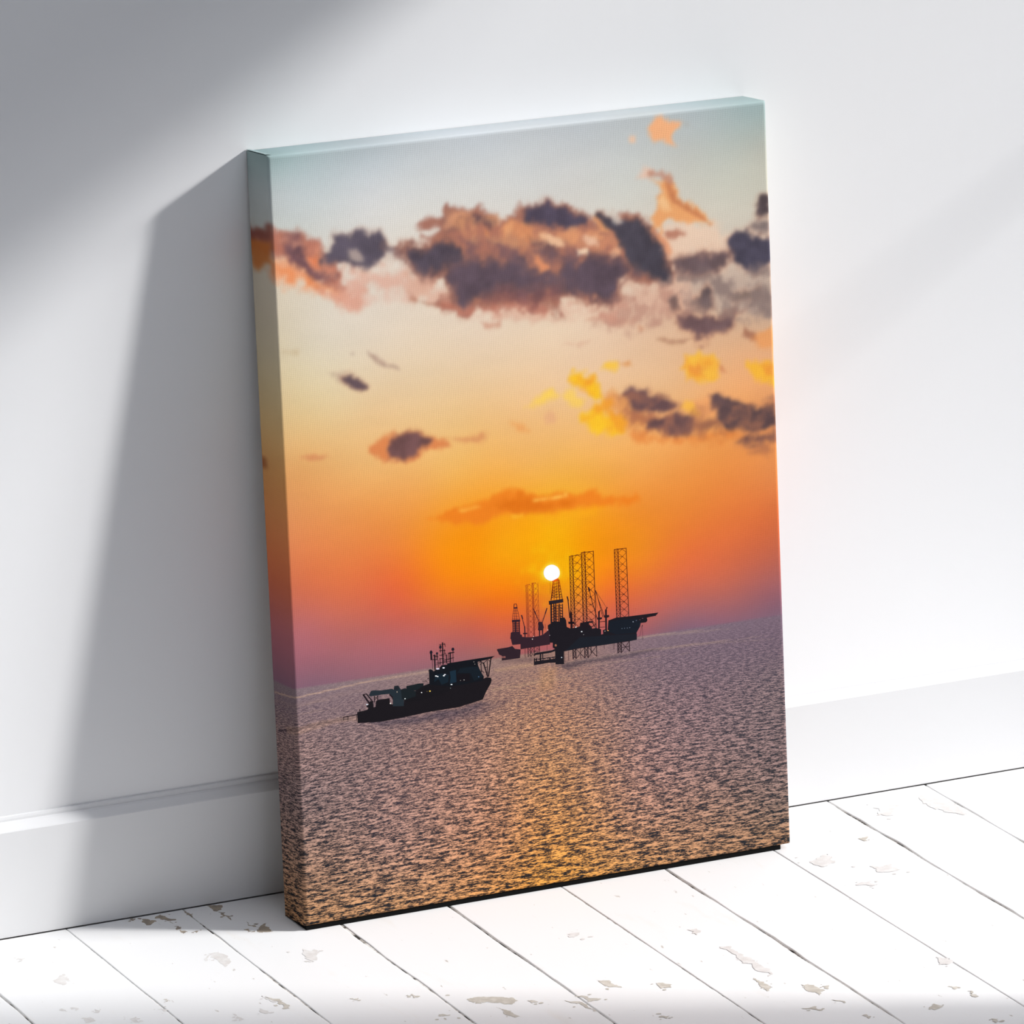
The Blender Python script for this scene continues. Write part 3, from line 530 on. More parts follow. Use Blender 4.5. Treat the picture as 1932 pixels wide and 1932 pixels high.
    ('5d4c55', 4, 3, 0.9, [(63.3, 493.3), (69.7, 496.4), (77.3, 491.7), (84.7, 483.1), (74.3, 483.9), (64.6, 488.4)]),
    ('ad8c7c', 3, 3, 0.8, [(87.9, 514.4), (97.1, 511.4), (104.6, 504.3), (118.3, 495), (102.8, 499.7), (95.2, 504)]),
    ('c6ae9a', 2, 1, 0.6, [(71.8, 515.8), (74.4, 515.5), (74.3, 514.1), (71.7, 514.4)]),
    ('de824c', 5, 5, 0.9, [(86.8, 432.4), (98.5, 436.7), (112.7, 436.5), (132.8, 437.9), (146.1, 429.9), (163.4, 425.4), (163.2, 421.1), (140.8, 419), (127.3, 412.4), (116.7, 411.3), (98.6, 417.4), (81.7, 424.4)]),
    ('6c4d4f', 4, 4, 0.93, [(107.7, 431.8), (118, 436.3), (132.7, 436.9), (146, 427.5), (141, 422.8), (124.9, 416.6), (118.4, 413.1), (106, 417.5), (104.8, 426.3)]),
    ('dd935f', 4, 4, 0.8, [(167.2, 427.8), (190, 427.4), (196.5, 429.1), (205.2, 422.2), (193.4, 419.7), (172.3, 423.8)]),
    ('d88c5c', 3, 3, 0.8, [(19.4, 428.7), (31.9, 429.6), (46.2, 425.4), (34.2, 424)]),
    ('9c5a38', 4, 3, 0.8, [(-45.5, 423.6), (-34.2, 422.5), (-29.4, 414.6), (-42, 414.5)]),
    ('cdb590', 4, 3, 0.7, [(4, 526.5), (19.4, 525.7), (20.2, 520.9), (6.4, 522.5)]),
    ('f0a25c', 4, 5, 0.7, [(226.1, 433.7), (238.3, 431.3), (245, 424.6), (232.7, 426.1)]),
    ('e8ab80', 4, 4, 0.7, [(261.8, 440.6), (269.2, 437.3), (272.1, 429.6), (265.6, 429.9)]),
    ('f08020', 5, 4, 0.9, [(137.7, 355.8), (166.1, 360.9), (189.7, 365.2), (222.6, 371.7), (234.3, 367.8), (249.7, 364.4), (278.8, 363.6), (308.6, 361.8), (311.1, 356.6), (353.4, 350.2), (356.5, 345.4), (319.3, 345.2), (290, 347), (260.7, 345.3), (240.8, 346.4), (217.9, 349.9), (188.9, 347.2), (153.9, 350.3)]),
    ('df6f12', 6, 5, 0.75, [(202.8, 359.1), (234.1, 364.4), (261.2, 355.1), (290.3, 353.8), (260.8, 346.8), (240.9, 347.4), (221.8, 353.3)]),
    ('fbb648', 2, 2, 0.8, [(172.4, 360.6), (188.5, 362.4), (192.2, 360.5), (174.5, 358.4)]),
    ('fdc458', 1.5, 2, 0.95, [(245.7, 360), (261.4, 360.9), (278.7, 360.7), (277.7, 363.3), (280.4, 362.9), (280.8, 359.4), (261.3, 359), (247.3, 358.3)]),
    ('fbb42c', 2, 2, 0.9, [(222.6, 348.3), (234.4, 347.7), (234.3, 345.8), (225.2, 346.5)]),
    ('f9a818', 6, 4, 0.7, [(242.4, 345.2), (285.6, 345.1), (318.2, 344.8), (296.2, 339.8), (252.8, 338.5)]),
    ('f7b80a', 26, 2, 0.8, [(246.9, 302.9), (262.2, 305.8), (277, 297.9), (278.6, 286.3), (266.3, 276.6), (251.3, 280.6), (244.3, 292.4)]),
    ('fde24a', 3, 0.5, 0.9, [(271.2, 289.6), (270.3, 286.4), (268.1, 283.9), (265, 282.4), (261.4, 282.2), (257.8, 283.4), (254.8, 285.6), (252.9, 288.7), (252.3, 292.1), (253.2, 295.3), (255.4, 297.8), (258.5, 299.2), (262.1, 299.4), (265.7, 298.3), (268.7, 296), (270.6, 292.9)]),
]
WATER = [
    ('d4b09c', 0.4, 0.05, 0.95, [(-40.2, 209.1), (76.3, 216.9), (133.5, 217.1), (133.4, 215.9), (76.2, 215.7), (-40.4, 207.8)]),
    ('a98d8c', 1.5, 1, 0.5, [(-38.9, 201.3), (44.4, 209.7), (107.6, 209), (128.8, 208.5), (75.8, 208.1), (-37.9, 200)]),
    ('b0978f', 1.5, 1, 0.6, [(302, 224.7), (378.6, 218.1), (445.1, 213.5), (378.6, 216.1), (307.4, 222)]),
    ('b79b8e', 1.5, 1, 0.4, [(268.5, 206.1), (345.1, 206.3), (416.9, 204.3), (489.3, 197.8), (416.8, 202.3), (345, 204.3), (273.8, 203.3)]),
    ('d2a888', 2, 1.5, 0.6, [(198.4, 210), (236.1, 209.6), (241.4, 206.9), (201, 207.1)]),
    ('d0ab8c', 2, 1.5, 0.5, [(193.3, 191.9), (257, 192.8), (278.7, 190.7), (197.4, 189.4)]),
    ('3d3440', 1.3, 0.8, 0.75, [(-37.5, 174.1), (11.6, 185.1), (48.3, 185.2), (50.9, 183.8), (14.2, 183.3), (-35.4, 172.5)]),
    ('c9a390', 2, 1.5, 0.5, [(-20.7, 180.3), (22.2, 187), (60, 186.4), (61.8, 181.3), (42.9, 182.1), (-15.7, 174.5)]),
    ('c9a896', 0.6, 0.3, 0.5, [(285.5, 220.6), (351.1, 219.2), (417.4, 216.7), (351.1, 217.9)]),
    ('c9a896', 0.6, 0.3, 0.4, [(301.3, 207.4), (397.5, 205.1), (495.1, 201.6), (397.4, 203.8)]),
    ('c9a896', 0.6, 0.3, 0.45, [(235.8, 201.7), (317.3, 199.8), (399.9, 196.7), (317.3, 198.5)]),
    ('c9a896', 0.6, 0.3, 0.4, [(197.8, 196.2), (265.3, 194.7), (333.5, 192), (265.2, 193.4)]),
    ('c9a896', 0.6, 0.3, 0.3, [(202.4, 180.7), (286.3, 178.6), (371.3, 175.2), (286.3, 177.3)]),
    ('c9a896', 0.6, 0.3, 0.35, [(-30.1, 198.1), (20.6, 205.3), (54.5, 203.7), (20.5, 204)]),
    ('c9a896', 0.6, 0.3, 0.35, [(-19.3, 192.3), (17.5, 197.1), (43.6, 195.6), (17.4, 195.8)]),
    ('d5a078', 9, 2, 0.6, [(246.7, 203.2), (262.9, 202.9), (259.3, 182.5), (243, 182.4)]),
    ('4c4556', 7, 2, 0.65, [(74.3, 178.5), (127.3, 176.7), (183.6, 180.5), (194.3, 179.9), (169.9, 174.5), (127, 170.9), (84.7, 174.1)]),
    ('584c5e', 9, 2, 0.45, [(137.8, 174.2), (180.7, 176), (213.1, 178.2), (180.3, 168.1), (142.7, 166.6)]),
    ('4d4350', 5, 2, 0.65, [(263, 204.9), (287.5, 205.4), (334, 204.9), (367, 204.3), (344.9, 202.3), (295.6, 202.3), (273.6, 199.4)]),
    ('5b4650', 5, 2, 0.4, [(204.1, 217.1), (231, 215.3), (258, 214.5), (236.2, 211.6), (206.7, 214.7)]),
]
HORIZON = 219.3

q = R
def axis_nodes(length, step, side):
    arc = np.linspace(0, q, 5)[:-1]
    mid = np.linspace(q, length-q, int((length-2*q)/step)+1)
    sd = np.linspace(-side, 0, 14)[:-1]
    return np.concatenate([sd, arc, mid, length-arc[::-1], length-sd[::-1]])
SIDE = D-R
sv = axis_nodes(W, 0.00112, SIDE)
tv = axis_nodes(H, 0.00112, SIDE)
NS, NT = len(sv), len(tv)
Sg, Tg = np.meshgrid(sv, tv, indexing='ij')

def axis_pos(p, length):
    a = np.clip(np.minimum(p, length-p)/q, 0, 1)          # 0 at the edge, 1 on the flat
    ang = (1-a)*math.pi/2
    near = np.minimum(p, length-p)
    off = np.where(near < q, R-R*np.sin(ang), near)
    return np.where(p < length/2, off, length-off), np.cos(ang)
xx, ca = axis_pos(Sg, W)
zz, cb = axis_pos(Tg, H)
over = np.maximum(0, np.maximum(np.maximum(-Sg, Sg-W), np.maximum(-Tg, Tg-H)))
yy = -D + R*(1-ca*cb) + over
co = np.stack([xx, yy, zz], -1).reshape(-1, 3)

X = Sg.ravel()*1000
Y = Tg.ravel()*1000

def rbf(pts, x, y, c=22.0):
    P = np.array([(p[0], p[1]) for p in pts])
    V = np.array([hexrgb(p[2]) for p in pts])
    A = np.sqrt(((P[:, None]-P[None])**2).sum(-1)+c*c)
    n = len(P)
    K = np.zeros((n+1, n+1)); K[:n, :n] = A + np.eye(n)*-0.5; K[:n, n] = 1; K[n, :n] = 1
    w = np.linalg.solve(K, np.vstack([V, np.zeros((1, 3))]))
    out = np.tile(w[n], (len(x), 1))
    for i in range(n):
        out += np.sqrt((x-P[i, 0])**2+(y-P[i, 1])**2+c*c)[:, None]*w[i]
    return np.clip(out, 0, 1)

def inside_distance(x, y, poly):
    d = np.full(len(x), 1e9)
    ins = np.zeros(len(x), bool)
    n = len(poly)
    for i in range(n):
        (ax, ay), (bx, by) = poly[i], poly[(i+1) % n]
        ex, ey = bx-ax, by-ay
        f = np.clip(((x-ax)*ex+(y-ay)*ey)/(ex*ex+ey*ey+1e-9), 0, 1)
        d = np.minimum(d, np.hypot(x-ax-f*ex, y-ay-f*ey))
        if ey != 0:
            c = ((ay > y) != (by > y)) & (x < (bx-ax)*(y-ay)/ey+ax)
            ins ^= c
    return np.where(ins, d, -d)

Xc, Yc = np.clip(X, 2, 498), np.clip(Y, 2, H*1000+45)
ink = rbf(SKY, Xc, np.maximum(Yc, HORIZON-6))
nx = fbm(X, Y, 11, 16, 4, 0.52)
ny = fbm(X, Y, 51, 16, 4, 0.52)
na = fbm(X, Y, 91, 9, 4, 0.55)
nw = fbm(X+nx*6, Y+ny*6, 131, 13, 4, 0.6)
PXMM = 0.52
def paint(target, strokes, use_noise=1.0, k=1.0, k_soft=1.0, fringe=False):
    for col, soft, warp, alpha, poly in strokes:
        p = np.array(poly)
        s, w = (soft*1.55+0.6)*PXMM*k_soft, warp*PXMM
        pad = s*2.4+w*2.0
        idx = np.where((X > p[:, 0].min()-pad) & (X < p[:, 0].max()+pad) & (Y > p[:, 1].min()-pad) & (Y < p[:, 1].max()+pad))[0]
        if not len(idx):
            continue
        x = X[idx]+nx[idx]*w*1.55
        y = Y[idx]+ny[idx]*w*1.55
        wisp = alpha > 1                     # torn, see-through cloud
        alpha = alpha-1 if wisp else alpha
        d0 = inside_distance(x, y, poly)
        sd = d0 + na[idx]*s*1.3*use_noise
        m = np.clip((sd+s)/(2*s), 0, 1)
        m = m*m*(3-2*m)*alpha
        if wisp:
            m = m*np.clip((nw[idx]*1.5+0.45), 0, 1)
        rgb = hexrgb(col)*k
        if fringe and rgb.max() < 0.5 and not wisp:      # sunlit rim of a dark cloud
            f = np.clip((sd+s*2.1)/(2.4*s), 0, 1)
            f = (f*f*(3-2*f)*alpha*0.62)[:, None]
            rim = 0.45*target[idx]+0.55*hexrgb('b5765c')
            target[idx] = target[idx]*(1-f)+rim*f
            rgb = rgb*(1+0.16*nw[idx][:, None])
        m = m[:, None]
        target[idx] = target[idx]*(1-m)+rgb*m
paint(ink, STROKES, 1.0, 1.0, 0.85, True)
g_ = ink.reshape(NS, NT, 3)
for _ in range(2):                       # ink bleed
    g_[1:-1] = (g_[:-2]+2*g_[1:-1]+g_[2:])/4
    g_[:, 1:-1] = (g_[:, :-2]+2*g_[:, 1:-1]+g_[:, 2:])/4
ink = g_.reshape(-1, 3)
# faint cirrus-like unevenness of the sky
ink = np.clip(ink*(1+0.018*fbm(X*0.35, Y, 7, 22, 4)[:, None]), 0, 1)
light = rbf(SEA_LIGHT, Xc, np.minimum(Yc, HORIZON))
dark = rbf(SEA_DARK, Xc, np.minimum(Yc, HORIZON))
paint(light, WATER, 0.25, 1.0, 0.6)
paint(dark, WATER, 0.25, 0.7, 0.6)
sea = np.clip((HORIZON-Y)/1.2+0.5, 0, 1)
cover = np.clip((HORIZON-Y)/26+0.3, 0, 1)
glint = np.clip((HORIZON-Y-6)/60, 0, 1)[:, None]
dark = (light*(1-cover[:, None])*0.8+dark*cover[:, None])*(1-0.14*glint)
light = np.clip(light*(1+glint*np.array([0.13, 0.085, 0.05])), 0, 1)
print_light = ink*(1-sea[:, None])+light*sea[:, None]
print_dark = ink*(1-sea[:, None])+dark*sea[:, None]
GAIN = 0.93

def keep(i, j):
    so = (sv[i] < 0) | (sv[i] > W)
    to = (tv[j] < 0) | (tv[j] > H)
    return ~(so & to)
I, J = np.meshgrid(np.arange(NS-1), np.arange(NT-1), indexing='ij')
I, J = I.ravel(), J.ravel()
ms, mt = (sv[I]+sv[I+1])/2, (tv[J]+tv[J+1])/2
ok = ~(((ms < 0) | (ms > W)) & ((mt < 0) | (mt > H)))
I, J = I[ok], J[ok]
quads = np.stack([I*NT+J, (I+1)*NT+J, (I+1)*NT+J+1, I*NT+J+1], -1)
used = np.zeros(NS*NT, bool)
used[quads.ravel()] = True
remap = np.cumsum(used)-1
quads = remap[quads]
co = co[used]
me = bpy.data.meshes.new('wrapped_canvas')
me.vertices.add(len(co)); me.vertices.foreach_set('co', co.astype(np.float32).ravel())
me.loops.add(len(quads)*4); me.loops.foreach_set('vertex_index', quads.astype(np.int32).ravel())
me.polygons.add(len(quads)); me.polygons.foreach_set('loop_start', (np.arange(len(quads))*4).astype(np.int32))
me.update(calc_edges=True)
me.polygons.foreach_set('use_smooth', np.ones(len(quads), bool))
def attr(name, v):
    a = me.attributes.new(name, 'FLOAT_COLOR', 'POINT')
    a.data.foreach_set('color', np.concatenate([lin(v)*GAIN, np.ones((len(v), 1))], 1).astype(np.float32).ravel())
attr('ink_light', print_light[used])
attr('ink_dark', print_dark[used])
a = me.attributes.new('sheet', 'FLOAT_VECTOR', 'POINT')
a.data.foreach_set('vector', np.stack([X, Y, X*0], -1)[used].astype(np.float32).ravel())
a = me.attributes.new('water', 'FLOAT', 'POINT')
a.data.foreach_set('value', sea[used].astype(np.float32))

m_print, N, L, B = material('printed_canvas', (0.8, 0.8, 0.8), 0.8, 0.04)
def at(name):
    n = N.new('ShaderNodeAttribute'); n.attribute_name = name; return n
def math_(op, a, b=None):
    n = N.new('ShaderNodeMath'); n.operation = op
    for i, v in enumerate((a, b)):
        if v is None: continue
        if isinstance(v, (int, float)): n.inputs[i].default_value = v
        else: L.new(v, n.inputs[i])
    return n.outputs[0]
sheet = at('sheet')
sep = N.new('ShaderNodeSeparateXYZ'); L.new(sheet.outputs['Vector'], sep.inputs[0])
s_, t_ = sep.outputs[0], sep.outputs[1]
# waves: ripples shrink towards the horizon
dep = math_('ADD', math_('MAXIMUM', math_('SUBTRACT', HORIZON, t_), 0.0), 35.0)
wx = math_('MULTIPLY', math_('DIVIDE', math_('SUBTRACT', s_, 250.0), dep), 46.0)
wy = math_('MULTIPLY', math_('LOGARITHM', dep, math.e), 235.0)
cmb = N.new('ShaderNodeCombineXYZ'); L.new(wx, cmb.inputs[0]); L.new(wy, cmb.inputs[1])
w1 = N.new('ShaderNodeTexNoise'); w1.inputs['Scale'].default_value = 1.0; w1.inputs['Detail'].default_value = 8; w1.inputs['Roughness'].default_value = 0.76; w1.inputs['Distortion'].default_value = 0.35
L.new(cmb.outputs[0], w1.inputs['Vector'])
sc = N.new('ShaderNodeVectorMath'); sc.operation = 'MULTIPLY'; sc.inputs[1].default_value = (0.30, 0.34, 1)
L.new(cmb.outputs[0], sc.inputs[0])
w2 = N.new('ShaderNodeTexNoise'); w2.inputs['Scale'].default_value = 1.0; w2.inputs['Detail'].default_value = 3
L.new(sc.outputs[0], w2.inputs['Vector'])
wsum = math_('ADD', w1.outputs['Fac'], math_('MULTIPLY', math_('SUBTRACT', w2.outputs['Fac'], 0.5), 0.5))
wr = N.new('ShaderNodeMapRange'); wr.interpolation_type = 'SMOOTHSTEP'
wr.inputs['From Min'].default_value = 0.44; wr.inputs['From Max'].default_value = 0.60
L.new(wsum, wr.inputs['Value'])
mx = N.new('ShaderNodeMix'); mx.data_type = 'RGBA'
L.new(wr.outputs['Result'], mx.inputs[0])
L.new(at('ink_dark').outputs['Color'], mx.inputs[6]); L.new(at('ink_light').outputs['Color'], mx.inputs[7])
L.new(mx.outputs[2], B.inputs['Base Color'])
# linen weave
def weave(u, seed_off):
    nz = N.new('ShaderNodeTexNoise'); nz.inputs['Scale'].default_value = 0.16; nz.inputs['Detail'].default_value = 2
    va = N.new('ShaderNodeVectorMath'); va.inputs[1].default_value = (seed_off, 0, 0)
    L.new(sheet.outputs['Vector'], va.inputs[0]); L.new(va.outputs[0], nz.inputs['Vector'])
    ph = math_('ADD', math_('MULTIPLY', u, 2*math.pi/1.75), math_('MULTIPLY', nz.outputs['Fac'], 5.0))
    return math_('SINE', ph)
wv = math_('ADD', weave(s_, 0), weave(t_, 300))
ng = N.new('ShaderNodeTexNoise'); ng.inputs['Scale'].default_value = 0.9; ng.inputs['Detail'].default_value = 3
L.new(sheet.outputs['Vector'], ng.inputs['Vector'])
wv = math_('ADD', wv, math_('MULTIPLY', ng.outputs['Fac'], 2.4))
wv = math_('MULTIPLY', wv, math_('SUBTRACT', 1.0, math_('MULTIPLY', at('water').outputs['Fac'], 0.6)))
bp = N.new('ShaderNodeBump'); bp.inputs['Strength'].default_value = 0.17; bp.inputs['Distance'].default_value = 0.00012
L.new(wv, bp.inputs['Height']); L.new(bp.outputs['Normal'], B.inputs['Normal'])
canvas = obj('wrapped_canvas', me, m_print, print_root)

# folded cloth at the upper left corner: a thin tapering overlap on the top edge
m_fold, *_ = material('pale_sky_cloth', tuple(lin(hexrgb('9fb2b2'))*GAIN), 0.75, 0.12)
bm = bmesh.new()
y0, y1 = -D+R*1.4, -0.0004
tp = [(-0.0004, 0.0008, 0.0012), (0.0025, 0.0006, 0.0010), (0.006, 0.0000, 0.0001)]
rows = [[bm.verts.new((x, y, H+z)) for y in (y0, y1) for z in (za, zb)] for x, za, zb in tp]
for a_, b_ in zip(rows, rows[1:]):
    for i, j in ((0, 1), (1, 3), (3, 2), (2, 0)):
        bm.faces.new((a_[i], a_[j], b_[j], b_[i]))
bm.faces.new((rows[0][0], rows[0][1], rows[0][3], rows[0][2])); bm.faces.new((rows[-1][0], rows[-1][1], rows[-1][3], rows[-1][2]))
bmesh.ops.recalc_face_normals(bm, faces=bm.faces)
obj('corner_fold', bm, m_fold, print_root)

# wooden stretcher bars inside, cloth hem stapled round the back
m_wood, N, L, B = material('pine_bar', (0.55, 0.40, 0.25), 0.7, 0.2)
wt = N.new('ShaderNodeTexWave'); wt.inputs['Scale'].default_value = 14; wt.inputs['Distortion'].default_value = 5
rp = N.new('ShaderNodeValToRGB')
rp.color_ramp.elements[0].color = (0.50, 0.35, 0.21, 1); rp.color_ramp.elements[1].color = (0.62, 0.47, 0.31, 1)
L.new(wt.outputs['Fac'], rp.inputs['Fac']); L.new(rp.outputs['Color'], B.inputs['Base Color'])
e, bw = 0.0012, 0.04
for x0, x1, z0, z1 in ((e, bw, e, H-e), (W-bw, W-e, e, H-e), (bw+0.0004, W-bw-0.0004, e, bw), (bw+0.0004, W-bw-0.0004, H-bw, H-e)):
    bm = bmesh.new(); box(bm, x0, x1, -D+0.006, -0.0008, z0, z1)
    obj('stretcher_bar', bm, m_wood, print_root)
m_raw, *_ = material('raw_canvas_hem', (0.70, 0.67, 0.60), 0.85, 0.1)
bm = bmesh.new()
hm = 0.024
for x0, x1, z0, z1 in ((0.0002, hm, 0.0002, H-0.0002), (W-hm, W-0.0002, 0.0002, H-0.0002), (hm, W-hm, 0.0002, hm), (hm, W-hm, H-hm, H-0.0002)):
    box(bm, x0, x1, -0.0006, -0.0002, z0, z1)
obj('canvas_hem', bm, m_raw, print_root)
m_gap_shade, *_ = material('gap_shade_black', (0.006, 0.006, 0.006), 0.9, 0.05)
# wedge coloured black for the shade under the lower edge, flat on the floor
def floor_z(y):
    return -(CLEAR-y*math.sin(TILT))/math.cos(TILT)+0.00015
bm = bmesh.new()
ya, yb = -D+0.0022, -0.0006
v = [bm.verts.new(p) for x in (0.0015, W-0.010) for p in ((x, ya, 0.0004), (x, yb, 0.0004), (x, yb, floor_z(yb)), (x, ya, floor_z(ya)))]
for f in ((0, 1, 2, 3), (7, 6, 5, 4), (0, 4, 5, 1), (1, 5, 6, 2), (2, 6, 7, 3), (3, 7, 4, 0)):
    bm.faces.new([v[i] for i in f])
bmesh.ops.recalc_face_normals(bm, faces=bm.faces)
o = obj('gap_shade_strip', bm, m_gap_shade, print_root)
o['label'] = 'added black strip for the shade between the lower edge and the floor'

# --- crisp printed shapes lying in the ink layer of the front face
m_ink, N, L, B = material('printed_ink', (0.1, 0.1, 0.1), 0.85, 0.02)
n = N.new('ShaderNodeAttribute'); n.attribute_name = 'ink_light'
L.new(n.outputs['Color'], B.inputs['Base Color'])

